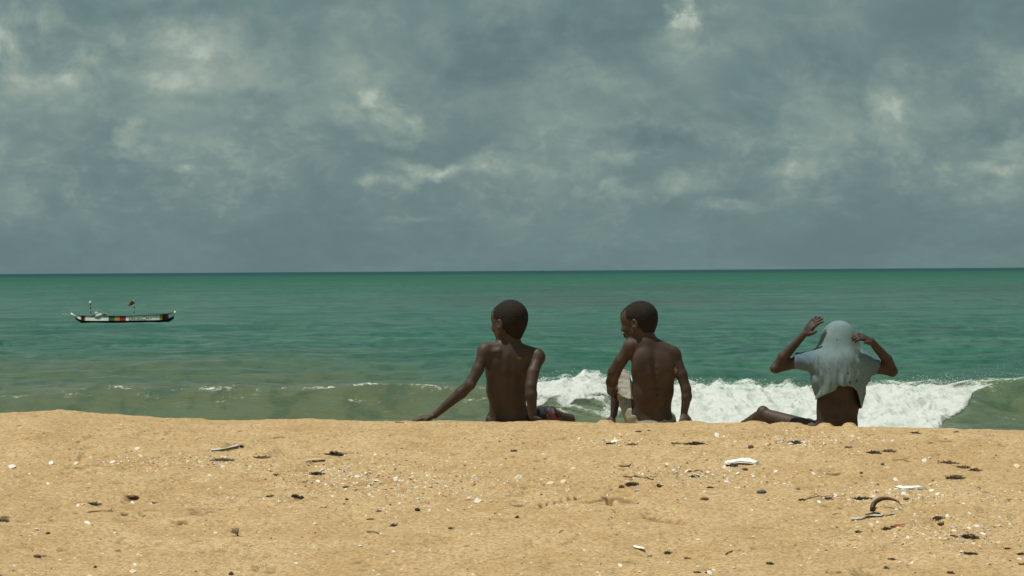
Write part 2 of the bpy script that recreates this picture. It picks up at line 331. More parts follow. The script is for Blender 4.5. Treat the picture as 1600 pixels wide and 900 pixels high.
c = t.mix(t.mr(yw, 130, 320), c, green)
st = t.noise(t.v('MULTIPLY', pos, (.06, .16, 0)), 1.0, 10, .68, .3); c = t.mix(t.m('MULTIPLY', sil, t.mr(st, .42, .58, .6, 0)), c, (.004, .055, .032)); c = t.mix(t.m('MULTIPLY', t.mr(sil, 0, 1, .35, 1), t.mr(st, .52, .68, 0, .5)), c, (.095, .185, .125))  # light and shade of unresolved ripples painted into the water colour
nr_ = t.mr(yy, 150, 420)
st4 = t.noise(t.v('MULTIPLY', pos, (1.1, .42, 0)), 1.0, 5, .65, .4); st5 = t.noise(t.v('MULTIPLY', pos, (.60, .070, 0)), 1.0, 5, .68, .4); st6 = t.noise(t.v('MULTIPLY', pos, (.12, .006, 0)), 1.0, 5, .7, .3)
rp = t.m('ADD', t.m('MULTIPLY', st4, t.m('SUBTRACT', 1.0, nr_)), t.m('MULTIPLY', st5, nr_)); fr_ = t.mr(yy, 700, 1800); rp = t.m('ADD', t.m('MULTIPLY', rp, t.m('SUBTRACT', 1.0, fr_)), t.m('MULTIPLY', st6, fr_))
amt = t.mr(sil, 0, 1, .45, 1)
c = t.mix(t.m('MULTIPLY', amt, t.mr(rp, .36, .52, .85, 0)), c, (.003, .048, .030)); c = t.mix(t.m('MULTIPLY', amt, t.mr(rp, .53, .70, 0, .55)), c, (.085, .190, .135))  # finer ripple highlights and dark wave faces, likewise painted as colour
st3 = t.noise(t.v('MULTIPLY', pos, (.006, .02, 0)), 1.0, 8, .65, .2); c = t.mix(t.mr(st3, .40, .56, .45, 0), c, (.008, .080, .052))
c = t.mix(t.mr(wv, .48, .68), c, t.mix(.6, c, deep))
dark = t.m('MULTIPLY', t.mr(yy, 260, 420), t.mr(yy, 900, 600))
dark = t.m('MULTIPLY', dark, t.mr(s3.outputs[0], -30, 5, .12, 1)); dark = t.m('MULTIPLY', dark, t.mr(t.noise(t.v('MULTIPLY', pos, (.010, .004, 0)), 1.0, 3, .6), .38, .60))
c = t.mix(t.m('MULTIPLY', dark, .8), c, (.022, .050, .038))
c = t.mix(t.mr(yy, 2200, 5200), t.mix(t.mr(yy, 500, 1800, 0, .85), c, (.026, .098, .068)), far)
fa = t.n('Attribute', attribute_name='foam').outputs['Fac']
fn = t.noise(t.v('MULTIPLY', pos, (1.0, .8, 2.6)), 6.0, 7, .74, .5)
fm = t.mr(t.m('ADD', fn, t.m('MULTIPLY', fa, .32)), .72, .93)
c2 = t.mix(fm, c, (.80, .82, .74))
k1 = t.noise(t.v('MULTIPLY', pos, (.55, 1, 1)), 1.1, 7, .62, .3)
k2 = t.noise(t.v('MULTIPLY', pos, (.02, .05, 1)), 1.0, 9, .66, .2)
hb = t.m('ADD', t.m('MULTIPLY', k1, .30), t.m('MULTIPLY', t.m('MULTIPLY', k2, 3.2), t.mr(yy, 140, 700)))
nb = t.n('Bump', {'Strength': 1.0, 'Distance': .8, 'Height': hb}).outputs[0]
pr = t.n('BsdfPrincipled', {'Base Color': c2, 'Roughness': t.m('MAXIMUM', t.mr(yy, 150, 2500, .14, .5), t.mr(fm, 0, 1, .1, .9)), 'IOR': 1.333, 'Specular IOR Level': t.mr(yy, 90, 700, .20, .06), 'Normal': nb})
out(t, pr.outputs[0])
me = mesh('sea', np.stack([SX, D2, SZ], -1).reshape(-1, 3), grid_faces(len(Dr), len(u)), mW); attr(me, 'foam', foam)
tag(obj('sea', me), kind='structure')

# breaking surf: a crest of tumbling foam riding on the wave
nx, nv = 620, 150
X1 = np.linspace(FX0, FX1, nx); V1 = np.linspace(0, 1, nv); XX, VV = np.meshgrid(X1, V1, indexing='ij')
yc = crest_y(XX)
PX = XX*F/84+800
toe_px = np.interp(PX, [800, 860, 930, 1000, 1050, 1400, 1440, 1480, 1510, 1535, 1600], [640, 652, 655, 668, 676, 676, 664, 650, 632, 612, 598])
dpt = toe_px-(428-PX*.00625)
x_c = X1; dp_c = dpt[:, 0]; yc_c = yc[:, 0]; yt_c = yc_c-.25; done = np.zeros(nx, bool)
for yq in np.arange(74, 90, .05):
    dd_ = (EYE-eta(x_c, np.full(nx, yq)))*F/yq; hit = (~done) & (dd_ <= dp_c); yt_c = np.where(hit, np.minimum(yq, yc_c-.25), yt_c); done |= hit
ker = np.ones(25)/25; yt_c = np.convolve(np.pad(yt_c, 12, 'edge'), ker, 'valid'); ytoe = yt_c[:, None]+0*XX
ytoe = ytoe + .25*perm_noise(XX/.8, XX*0+4.2, 61)
YY = np.where(VV < .22, yc+1.1*(1-VV/.22), yc+(ytoe-yc)*((VV-.22)/.78))
base = eta(XX, YY)
sv_ = np.clip((VV-.22)/.78, 0, 1)
thick = .02+.16*np.sin(np.pi*np.clip(VV*1.02, 0, 1))**.6
endf = sstep(FX0, 1.6, XX)*(1-sstep(9.8, 12.5, XX)); thick = thick*(.25+.75*endf)
def bil(l, s, ax=1.0): return 1-2.2*np.abs(perm_noise(XX/l*ax, (YY*.8-base*1.4)/l, s))
disp = .13*bil(1.3, 71, 1.4)+.07*bil(.6, 72, 1.3)+.030*bil(.26, 73, 1.2)+.013*bil(.12, 74)+.005*bil(.06, 75)
edge = sstep(0, .10, VV)*(1-sstep(.93, 1, VV))
spike = np.maximum(perm_noise(XX/.55, VV*3, 76), 0)**1.4*.15+np.maximum(perm_noise(XX/.17, VV*6, 77), 0)*.10
ZZ = base+thick*(.7+.6*disp/.3)*edge+disp*.55*edge*endf+spike*np.exp(-((VV-.24)/.10)**2)*endf
YY2 = YY-disp*.5*edge
cover = edge*1.0
lft = 1-sstep(2.2, 3.8, XX); rgt = sstep(10.2, 12.2, XX)
streak = perm_noise((XX*1.1+YY*.25)/.7, (YY*.55-XX*.15)/.5, 81)
cover = cover*(1-lft*np.clip(sstep(.35, .95, sv_)*.9+.35*sv_, 0, 1)*(.55+.9*np.maximum(streak+.2, 0)))
rgt2 = sstep(0, 1.5, XX-11.9+1.0*(1-np.abs(2*sv_-.5))); cover = cover*(1-.75*rgt2)-rgt2*.35*np.clip(perm_noise(XX/.35, sv_*4, 84)+.2, 0, 1)-rgt*(.10+.5*np.maximum(perm_noise(XX/.5, sv_*3, 83)+.3, 0))
me = mesh('surf_foam', np.stack([XX, YY2, SEA+ZZ], -1).reshape(-1, 3), grid_faces(nx, nv), None or []); attr(me, 'cover', cover)
mF, t = mat('sea_foam'); pos = t.n('NewGeometry').outputs['Position']
f1 = t.noise(pos, 2.4, 7, .68, .5); f2 = t.noise(pos, 9, 6, .7, .3); cv = t.n('Attribute', attribute_name='cover').outputs['Fac']
al = t.mr(t.m('ADD', t.m('MULTIPLY', cv, .85), t.m('MULTIPLY', t.m('SUBTRACT', f2, .5), 1.1)), .16, .55)
fc = t.mix(t.mr(f1, .32, .56), (.64, .72, .65), (.86, .89, .86))
nb = t.n('Bump', {'Strength': .18, 'Distance': .08, 'Height': t.m('ADD', t.m('MULTIPLY', f1, .5), t.m('MULTIPLY', f2, .5))}).outputs[0]
dif = t.n('BsdfDiffuse', {'Color': fc, 'Normal': nb}); trl = t.n('BsdfTranslucent', {'Color': (.66, .74, .68, 1), 'Normal': nb})
ms = t.n('MixShader', {0: .40, 1: dif.outputs[0], 2: trl.outputs[0]}); tr = t.n('BsdfTransparent')
out(t, t.n('MixShader', {0: al, 1: tr.outputs[0], 2: ms.outputs[0]}).outputs[0])
me.materials.clear(); me.materials.append(mF)
Vm = np.stack([XX, YY2, SEA+ZZ], -1); Vs = [Vm]; Cs = [cover]
for k_, (of_, cc_) in enumerate(((.10, .22),)):
    nz_ = perm_noise(XX/.5+k_*7, VV*4+k_*3, 95+k_); Vs.append(Vm+np.stack([0*XX, -of_*.8*(1+.5*nz_), of_*(1+.6*nz_)*edge], -1)); Cs.append((cover*cc_+.25*nz_)*(1-sstep(.35, .6, VV))-.5*sstep(.35, .6, VV)-.05*(1-endf))
fq = grid_faces(nx, nv); me = mesh('surf_foam', np.concatenate([v.reshape(-1, 3) for v in Vs]), np.concatenate([fq+k_*nx*nv for k_ in range(len(Vs))]), mF); attr(me, 'cover', np.concatenate([c_.ravel() for c_ in Cs]))
tag(obj('surf_foam', me), 'white tumbling foam of the wave breaking behind the three boys', 'surf', kind='stuff')
# spray thrown up along the crest
n = 3000
sx = rng.uniform(FX0+.1, FX1+2.4, n); hh = np.abs(rng.normal(0, 1, n))**1.5*.08*(1+1.6*np.maximum(perm_noise(sx/.55, sx*0+.72, 76), 0))
sy = crest_y(sx)-rng.normal(.1, .35, n); szz = SEA+eta(sx, sy)+.08+hh; r_ = rng.uniform(.004, .014, n)*np.exp(-hh*1.2)*np.where(sx > 12.0, .45, 1)
k = rng.random(n) < .35; sy[k] = crest_y(sx[k])-rng.uniform(0, 5.5, k.sum()); szz[k] = SEA+eta(sx[k], sy[k])+.25+.2*rng.random(k.sum()); 
oc = np.array([[1,0,0],[-1,0,0],[0,1,0],[0,-1,0],[0,0,1],[0,0,-1]], float); of = np.array([[0,2,4],[2,1,4],[1,3,4],[3,0,4],[2,0,5],[1,2,5],[3,1,5],[0,3,5]])
V = (np.stack([sx, sy, szz], -1)[:, None, :]+oc[None]*r_[:, None, None]).reshape(-1, 3); Fc = (np.arange(n)[:, None, None]*6+of[None]).reshape(-1, 3)
mSp, t = mat('spray'); out(t, t.n('BsdfPrincipled', {'Base Color': (.9, .93, .9, 1), 'Roughness': .5, 'Subsurface Weight': 0.0}).outputs[0])
tag(obj('sea_spray', mesh('sea_spray', V, Fc, mSp)), 'fine white spray drops thrown up along the breaking crest', 'spray', kind='stuff')

# ------------------------------------------------------------------ implicit surfaces (smooth unions turned into one continuous mesh)
AR = 1.0
class Field:
    def __init__(s, lo, hi, vox):
        s.lo = np.array(lo, float); s.vox = vox; s.n = np.ceil((np.array(hi)-s.lo)/vox).astype(int)+1
        s.f = np.full(s.n, .08, np.float32)
    def region(s, lo, hi):
        a = np.clip(np.floor((np.array(lo)-s.lo)/s.vox).astype(int), 0, s.n-1); b = np.clip(np.ceil((np.array(hi)-s.lo)/s.vox).astype(int)+1, 1, s.n)
        sl = tuple(slice(a[i], max(b[i], a[i]+1)) for i in range(3))
        ax = [s.lo[i]+s.vox*np.arange(sl[i].start, sl[i].stop) for i in range(3)]
        P = np.stack(np.meshgrid(*ax, indexing='ij'), -1).astype(np.float32); return sl, P
    def put(s, fn, lo, hi, k, op='add'):
        sl, P = s.region(np.array(lo)-k-.02, np.array(hi)+k+.02); d = fn(P); f = s.f[sl]
        if op == 'add':
            h = np.clip(.5+.5*(f-d)/k, 0, 1); s.f[sl] = f*(1-h)+d*h-k*h*(1-h)
        elif op == 'sub':
            h = np.clip(.5-.5*(f+d)/k, 0, 1); s.f[sl] = f*(1-h)-d*h+k*h*(1-h)
    def cone(s, a, b, r1, r2, k=.02, op='add'):
        if r1 < .036 and r1 > .0125 and op == 'add': r1 = r1*AR; r2 = r2*AR if r2 < .038 else r2
        a = np.array(a, float); b = np.array(b, float); ba = (b-a); L = float(ba@ba)+1e-9; m = max(r1, r2)
        def fn(P):
            q = P-a.astype(np.float32); tt = np.clip((q@ba.astype(np.float32))/L, 0, 1)
            return np.linalg.norm(q-tt[..., None]*ba.astype(np.float32), axis=-1)-(r1+(r2-r1)*tt)
        s.put(fn, np.minimum(a, b)-m, np.maximum(a, b)+m, k, op)
    def ell(s, c, r, k=.02, R=None, op='add'):
        c = np.array(c, float); r = np.array(r, float); m = r.max()
        R_ = np.eye(3) if R is None else np.array(R)
        def fn(P):
            q = ((P-c.astype(np.float32))@R_.astype(np.float32)); k0 = np.linalg.norm(q/r, axis=-1); k1 = np.linalg.norm(q/(r*r), axis=-1)+1e-6
            return (k0*(k0-1)/k1).astype(np.float32)
        s.put(fn, c-m, c+m, k, op)
    def smooth(s):
        f = s.f
        for ax in range(3):
            g = f.copy(); sl0 = [slice(None)]*3; sl1 = [slice(None)]*3; c = [slice(None)]*3
            sl0[ax] = slice(0, -2); sl1[ax] = slice(2, None); c[ax] = slice(1, -1)
            g[tuple(c)] = .25*f[tuple(sl0)]+.5*f[tuple(c)]+.25*f[tuple(sl1)]; f = g
        s.f = f
def surface(fl, f=None):
    f = fl.f if f is None else f
    f = f.copy(); f[0] = f[-1] = 1; f[:, 0] = f[:, -1] = 1; f[:, :, 0] = f[:, :, -1] = 1
    n = np.array(f.shape); ins = f < 0
    cell = np.zeros(n-1, bool)
    c8 = sum(ins[i:n[0]-1+i, j:n[1]-1+j, k:n[2]-1+k].astype(np.int8) for i in (0, 1) for j in (0, 1) for k in (0, 1))
    act = (c8 > 0) & (c8 < 8); idx = -np.ones(act.shape, np.int64); ci = np.argwhere(act); idx[act] = np.arange(len(ci))
    acc = np.zeros((len(ci), 3)); cnt = np.zeros(len(ci))
    cor = [(i, j, k) for i in (0, 1) for j in (0, 1) for k in (0, 1)]
    for a in cor:
        for ax in range(3):
            if a[ax]: continue
            b = list(a); b[ax] = 1
            fa = f[tuple((ci+a).T)]; fb = f[tuple((ci+b).T)]; m = (fa < 0) != (fb < 0)
            tt = np.where(m, fa/np.where(m, fa-fb, 1), 0); p = np.tile(np.array(a, float), (len(ci), 1)); p[:, ax] = tt
            acc[m] += p[m]; cnt[m] += 1
    V = fl.lo+(ci+acc/cnt[:, None])*fl.vox
    Q = []
    for ax in range(3):
        o1, o2 = [(1, 2), (2, 0), (0, 1)][ax]
        A = [slice(0, n[i]) for i in range(3)]; B = list(A); A[ax] = slice(0, n[ax]-1); B[ax] = slice(1, n[ax])
        ed = np.argwhere(ins[tuple(A)] != ins[tuple(B)])
        ed = ed[(ed[:, o1] > 0) & (ed[:, o2] > 0)]; ed = ed[(ed[:, o1] < n[o1]-1) & (ed[:, o2] < n[o2]-1)]
        e1 = np.zeros(3, int); e1[o1] = 1; e2 = np.zeros(3, int); e2[o2] = 1
        q = np.stack([idx[tuple((ed-e1-e2).T)], idx[tuple((ed-e2).T)], idx[tuple(ed.T)], idx[tuple((ed-e1).T)]], -1)
        fl_ = ~ins[tuple(ed.T)]; q[fl_] = q[fl_][:, ::-1]; Q.append(q)
    Q = np.concatenate(Q); Q = Q[(Q >= 0).all(1)]
    return V, Q
def relax(V, Q, it=2, w=.4):
    for _ in range(it):
        acc = np.zeros_like(V); cnt = np.zeros(len(V))
        for a, b in ((0, 1), (1, 2), (2, 3), (3, 0)):
            for p, q in ((a, b), (b, a)):
                for ax in range(3): acc[:, ax] += np.bincount(Q[:, p], V[Q[:, q], ax], len(V))
                cnt += np.bincount(Q[:, p], minlength=len(V))
        V = V*(1-w)+w*acc/np.maximum(cnt, 1)[:, None]
    return V

PXM = 19.4/F     # metres per photo pixel at the boys
def head_parts(fl, c, yaw, tilt, sc, roll=0, face=True):
    """c: centre between the ears; yaw: how far the face turns to the left of straight away"""
    R = np.array(Matrix.Rotation(yaw, 3, 'Z') @ Matrix.Rotation(roll, 3, 'Y') @ Matrix.Rotation(tilt, 3, 'X'))
    T = lambda p: np.array(c)+R@(np.array(p)*sc)
    E = lambda p, r, k=.012, op='add', Rl=None: fl.ell(T(p), np.array(r)*sc, k*sc, R if Rl is None else R@Rl, op)
    C = lambda a, b, r1, r2, k=.012, op='add': fl.cone(T(a), T(b), r1*sc, r2*sc, k*sc, op)
    E((0, -.014, .042), (.074, .092, .080), .01); E((0, -.045, .030), (.062, .060, .062), .03)
    E((0, .034, -.016), (.063, .056, .074), .03); E((0, .045, .040), (.060, .052, .050), .03)
    for s in (-1, 1):
        C((s*.054, -.004, -.040), (s*.014, .066, -.088), .021, .017, .02)
        E((s*.034, .066, -.022), (.022, .020, .018), .015)
        C((s*.012, .090, .026), (s*.040, .076, .026), .007, .006, .01)
        E((s*.029, .094, .010), (.014, .012, .010), .006, 'sub'); E((s*.029, .080, .009), (.012, .011, .010), .002)
    E((0, .070, -.082), (.018, .018, .016), .012)
    C((0, .088, .014), (0, .100, -.016), .006, .010, .008); E((0, .098, -.021), (.017, .011, .009), .006)
    E((0, .088, -.045), (.022, .015, .008), .005); E((0, .086, -.059), (.020, .014, .008), .005)
    fl.cone(T((-.014, .102, -.052)), T((.014, .102, -.052)), .002*sc, .002*sc, .003, 'sub')
    for s in (-1, 1):
        Rl = np.array(Matrix.Rotation(s*-.35, 3, 'Z') @ Matrix.Rotation(-.2, 3, 'X'))
        E((s*.077, -.004, -.004), (.007, .020, .030), .006, 'add', Rl)
        E((s*.084, .001, .001), (.006, .012, .018), .004, 'sub', Rl); E((s*.077, .006, -.028), (.006, .008, .010), .004)
    return R, T
def hair_mesh(c, R, sc, name, parent, m, loc, amp=.0015):
    lo = np.array(c)-.15*sc; hi = np.array(c)+.16*sc; fl = Field(lo, hi, .0035)
    T = lambda p: np.array(c)+R@(np.array(p)*sc)
    g = .0028
    fl.ell(T((0, -.014, .042)), np.array((.074, .092, .080))*sc+g, .01*sc, R); fl.ell(T((0, -.045, .030)), np.array((.062, .060, .062))*sc+g, .03*sc, R)
    fl.ell(T((0, .045, .040)), np.array((.060, .052, .050))*sc+g*.6, .03*sc, R); fl.ell(T((0, -.035, -.005)), np.array((.050, .052, .062))*sc+g, .03*sc, R)
    fl.cone(T((0, -.040, -.005)), T((0, -.026, -.058)), .053*sc+g, .046*sc+g, .03*sc)
    sl, P = fl.region(lo, hi); q = ((P-np.array(c))@R)/sc
    line = (-.022+.98*q[..., 1]-q[..., 2])
    ear = np.minimum(.052-np.abs(q[..., 0]), 0)*-1.0
    temple = np.where(np.abs(q[..., 0]) > .045, q[..., 1]*1.0-.045+np.maximum(.05-q[..., 2], 0)*.0, -1)
    n_ = (.0013*np.sin(P[..., 0]*900+3*np.sin(P[..., 2]*300))*np.sin(P[..., 1]*860+2*np.sin(P[..., 0]*400))*np.sin(P[..., 2]*880)+.0014*np.sin(P[..., 0]*430+2*np.sin(P[..., 2]*170))*np.sin(P[..., 1]*410)*np.sin(P[..., 2]*390+2*np.sin(P[..., 0]*210)))
    cut = np.maximum(line*sc*.7, temple*sc*.8)
    f = np.maximum(fl.f[sl]+n_, cut*.35+n_*1.2).astype(np.float32)
    V, Q = surface(fl, f); obj(name, mesh(name, V-loc, Q, m), parent)

def skin(name, base, spots=None):
    m, t = mat(name); co = t.n('TexCoord').outputs['Object']
    a = t.noise(co, 9, 5, .6); b = t.noise(co, 70, 4, .65); c3 = t.noise(co, 260, 3, .6)
    col = t.mix(t.mr(a, .3, .7), tuple(x*.78 for x in base), tuple(x*1.22 for x in base))
    col = t.mix(t.m('MULTIPLY', t.mr(b, .55, .75), .35), col, tuple(x*1.5 for x in base))
    for (p, r, cc) in (spots or []):
        d = t.v('LENGTH', t.v('MULTIPLY', t.v('SUBTRACT', co, tuple(p)), tuple(1/x for x in r)), out=1)
        d = t.m('ADD', d, t.m('MULTIPLY', t.m('SUBTRACT', b, .5), 2.2))
        col = t.mix(t.mr(d, 1.0, .75), col, cc)
    sz = t.n('SeparateXYZ', {0: co}).outputs[2]; gr = t.noise(co, 330, 2, .5); gm = t.m('MULTIPLY', t.mr(gr, .66, .74), t.mr(t.m('ADD', sz, t.m('MULTIPLY', t.m('SUBTRACT', a, .5), .5)), .30, .02, .05, .9)); col = t.mix(gm, col, (.34, .25, .15))
    nb = t.n('Bump', {'Strength': .22, 'Distance': .003, 'Height': t.m('ADD', b, c3)}).outputs[0]
    out(t, t.n('BsdfPrincipled', {'Base Color': col, 'Roughness': t.mr(b, .3, .7, .52, .68), 'Specular IOR Level': .32, 'Normal': nb,
        'Subsurface Weight': .08, 'Subsurface Radius': (.012, .005, .003), 'Subsurface Scale': .4}).outputs[0]); return m
mHair = simple('cropped_hair', (.022, .018, .015), .9, .4, 160, .6, .15, .003)

def hand(fl, w, d, up, L=.070, spread=.55, curl=0.35, thumb=1, r=.0085, flat=.016, thumb_out=.8):
    """w wrist point, d direction of the hand, up: back-of-hand normal, thumb: side sign"""
    w = np.array(w, float); d = np.array(d, float); d /= np.linalg.norm(d); up = np.array(up, float); up -= d*(up@d); up /= np.linalg.norm(up); sd_ = np.cross(d, up)*thumb
    R = np.stack([sd_, d, up], 1)
    fl.ell(w+d*L*.52, (L*.40, L*.56, flat), .012, R)
    fl.ell(w+d*L*.40+sd_*L*.26-up*.004, (L*.20, L*.34, flat*.9), .012, R)
    for i, ln in enumerate((.82, .95, .90, .70)):
        o = (0.30-.205*i)*L*1.02; a = spread*(.5-i/3.0)
        dd = d*math.cos(a)+sd_*math.sin(a); p = w+d*L*.88+sd_*o
        q1 = p+(dd*math.cos(curl*.5)-up*math.sin(curl*.5))*L*ln*.46
        q2 = q1+(dd*math.cos(curl*1.5)-up*math.sin(curl*1.5))*L*ln*.30
        q3 = q2+(dd*math.cos(curl*2.4)-up*math.sin(curl*2.4))*L*ln*.22
        fl.cone(p-dd*.012, q1, r*1.05, r*.98, .004); fl.cone(q1, q2, r*.98, r*.88, .003); fl.cone(q2, q3, r*.88, r*.75, .003)
    p = w+d*L*.22+sd_*L*.34; dd = d*math.cos(thumb_out)+sd_*math.sin(thumb_out)
    q1 = p+dd*L*.38; q2 = q1+(d*math.cos(thumb_out*.55)+sd_*math.sin(thumb_out*.55)-up*.15)*L*.34
    fl.cone(p, q1, r*1.5, r*1.15, .008); fl.cone(q1, q2, r*1.12, r*.85, .003)

def finish(fl, name, parent, m, loc, it=1, f=None):
    V, Q = surface(fl, f); V = relax(V, Q, it, .35)
    return obj(name, mesh(name, V-loc, Q, m), parent)
def field_noise(P, fr, seed): 
    return (np.sin(P[..., 0]*fr+seed)*np.sin(P[..., 1]*fr*1.13+seed*2.1)*np.sin(P[..., 2]*fr*.91+seed*.7))

# ---- boy 1: leaning back on straight arms, head turned half left
Y0 = 19.42
def K(px, py, dy=0.0): return at(px, py, Y0+dy)
base = np.array([K(796, 660)[0], Y0, float(sand_h(K(796, 660)[0], Y0))])
boy = empty('person', base)
tag(boy, 'bare-backed boy on the left leaning back on both straight arms, head half turned left', 'person')
fl = Field(K(628, 700, -.42), K(925, 458, .95), .0048)
HC1 = K(795, 505.5, -.06)
Rh1, T1 = head_parts(fl, HC1, math.radians(47), math.radians(-4), 1.13)
fl.cone(K(800, 508, -.065), K(799, 552, -.075), .056, .053, .03)
fl.cone(K(797, 541, -.08), K(763, 543, -.09), .034, .033, .03); fl.cone(K(802, 544, -.08), K(839, 553, -.10), .036, .034, .03)
fl.ell(K(797, 556, -.055), (.140, .076, .062), .04); fl.ell(K(793, 578, -.05), (.134, .084, .10), .05); fl.ell(K(792, 608, -.025), (.124, .082, .12), .05)
fl.ell(K(794, 640, .01), (.112, .080, .10), .05); fl.ell(K(797, 662, .03), (.116, .095, .075), .05)
RL = np.array(Matrix.Rotation(.35, 3, 'Y')); RR = np.array(Matrix.Rotation(-.40, 3, 'Y'))
fl.ell(K(772, 566, -.106), (.036, .018, .062), .034, RL); fl.ell(K(822, 571, -.112), (.042, .018, .064), .032, RR)
fl.cone(K(757, 551, -.1), K(779, 549, -.125), .018, .014, .02); fl.cone(K(842, 560, -.11), K(814, 560, -.13), .018, .014, .02)
fl.cone(K(798, 556, -.155), K(796, 636, -.103), .005, .006, .028, 'sub')
fl.cone(K(800, 568, -.155), K(822, 548, -.140), .003, .003, .014, 'sub'); fl.cone(K(829, 590, -.135), K(836, 566, -.14), .003, .003, .012, 'sub')
fl.cone(K(762, 588, -.12), K(778, 592, -.14), .003, .003, .014, 'sub')
# arms
AR = 1.10
fl.ell(K(757, 549, -.095), (.043, .042, .048), .02); fl.cone(K(757, 550, -.095), K(747, 577, -.12), .037, .032, .02); fl.cone(K(747, 577, -.12), K(734, 601, -.14), .032, .028, .012)
fl.ell(K(737, 603, -.162), (.020, .014, .018), .012)
fl.cone(K(734, 601, -.14), K(720, 614, -.13), .029, .031, .012); fl.cone(K(720, 614, -.13), K(679, 649, -.12), .031, .0185, .012)
hand(fl, K(677, 650.5, -.12), K(645, 656, -.13)-K(677, 650.5, -.12), (0, -.1, 1), .086, .7, .28, -1, thumb_out=1.0)
fl.ell(K(841, 558, -.11), (.042, .042, .046), .018); fl.cone(K(841, 560, -.115), K(833, 582, -.17), .036, .033, .015); fl.cone(K(833, 582, -.17), K(829.5, 603, -.20), .033, .030, .010)
fl.cone(K(829.5, 603, -.20), K(830, 617, -.205), .030, .032, .010); fl.cone(K(830, 617, -.205), K(832, 650, -.20), .032, .021, .010)
hand(fl, K(832, 650, -.20), K(842, 659.5, -.16)-K(832, 650, -.20)+np.array((0.01, -.02, -.004)), (0, .1, 1), .066, .8, .5, 1)
AR = 1.0
# legs (right one folded to the side, left one stretched down the slope)
fl.cone(K(815, 655, .05), K(864, 652, .30), .066, .046, .03); fl.cone(K(864, 652, .30), K(889, 656, .38), .046, .036, .012)
gk = lambda px, dy, up: np.array([K(px, 650, dy)[0], Y0+dy, float(sand_h(K(px, 650, dy)[0], Y0+dy))+up])
fl.cone(K(889, 656, .38), gk(872, .62, .03), .036, .026, .012); fl.cone(gk(872, .62, .03), gk(862, .74, .02), .024, .020, .012)
fl.cone(K(780, 660, .05), gk(778, .50, .05), .068, .046, .03); fl.cone(gk(778, .50, .05), gk(776, .84, .045), .044, .028, .012)
fl.cone(gk(776, .86, .04), gk(774, .88, .13), .026, .020, .012)
mSk1 = skin('dark_brown_skin', (.054, .036, .027)); finish(fl, 'body', boy, mSk1, base)
hair_mesh(HC1, Rh1, 1.13, 'hair', boy, mHair, base)
# patterned shorts
mP, t = mat('dark_patterned_cloth'); co = t.n('TexCoord').outputs['Object']
vo = t.n('TexVoronoi', {'Vector': co, 'Scale': 22.0}); cs = t.n('SeparateColor', {0: vo.outputs['Color']})
c = t.mix(t.m('MULTIPLY', t.m('GREATER_THAN', cs.outputs[0], .66), t.m('GREATER_THAN', t.n('SeparateXYZ', {0: co}).outputs[0], .13)), (.012, .012, .016), (.20, .032, .020)); c = t.mix(t.m('GREATER_THAN', cs.outputs[1], .80), c, (.07, .07, .075))
out(t, t.n('BsdfPrincipled', {'Base Color': c, 'Roughness': .85}).outputs[0])
fs = Field(K(755, 690, -.2), K(885, 615, .5), .005)
fs.ell(K(797, 664, .03), (.128, .106, .066), .04); fs.cone(K(815, 655, .05), K(861, 651, .29), .076, .060, .03); fs.cone(K(780, 660, .05), gk(778, .42, .05), .078, .06, .03)
sl, P = fs.region(fs.lo, fs.lo+fs.n*fs.vox)
f = fs.f[sl]+.005*np.sin(P[..., 0]*90+P[..., 1]*60+2*np.sin(P[..., 2]*50))+.003*field_noise(P, 120, 1)
wz = K(796, 650, -.09)[2]
f = np.maximum(f, P[..., 2]-wz-np.maximum(P[..., 0]-K(826, 650)[0], 0)*3-np.maximum(P[..., 1]-(Y0+.08), 0)*2)
f = np.maximum(f, -(P[..., 2]-K(800, 675)[2])-.02).astype(np.float32)
finish(fs, 'shorts', boy, mP, base, 1, f)

# ---- boy 2: hugging his raised left knee, face in profile to the left
base = np.array([K(1020, 660)[0], Y0, float(sand_h(K(1020, 660)[0], Y0))])
boy = empty('person', base)
tag(boy, 'bare-backed boy in the middle in khaki shorts, arm around one raised knee, looking left', 'person')
fl = Field(K(936, 700, -.30), K(1095, 460, .95), .0048)
HC2 = K(998, 505.5, -.01)
Rh2, T2 = head_parts(fl, HC2, math.radians(67), math.radians(-9), 1.07, math.radians(0))
fl.cone(K(1006, 508, -.02), K(1012, 546, -.04), .056, .050, .03)
fl.cone(K(1010, 537, -.05), K(989, 539, -.045), .036, .034, .03); fl.cone(K(1016, 534, -.05), K(1049, 549, -.05), .038, .034, .03)
fl.ell(K(1019, 557, -.035), (.128, .076, .066), .04); fl.ell(K(1022, 580, -.03), (.136, .084, .10), .05); fl.ell(K(1020, 610, -.01), (.126, .082, .12), .05)
fl.ell(K(1019, 640, .02), (.112, .080, .10), .05); fl.ell(K(1022, 662, .03), (.112, .095, .075), .05)
fl.ell(K(1001, 566, -.082), (.040, .020, .066), .032, np.array(Matrix.Rotation(.30, 3, 'Y'))); fl.ell(K(1044, 572, -.086), (.036, .018, .060), .032, np.array(Matrix.Rotation(-.30, 3, 'Y')))
fl.cone(K(1021, 548, -.120), K(1026, 632, -.090), .006, .007, .030, 'sub'); fl.cone(K(1016, 545, -.135), K(1014, 575, -.135), .004, .004, .014, 'sub'); fl.cone(K(1014, 575, -.135), K(1003, 592, -.125), .004, .003, .014, 'sub')
for q in range(6): fl.ell(K(1026.5, 574+q*9, -.101+q*.002), (.006, .003, .008), .014)
fl.cone(K(989, 592, -.09), K(1000, 597, -.11), .003, .003, .014, 'sub')
fl.ell(K(985, 541, -.03), (.042, .042, .046), .02); fl.cone(K(984, 544, -.03), K(970, 564, -.01), .038, .037, .02); fl.cone(K(970, 564, -.01), K(960, 581, .02), .037, .038, .012)
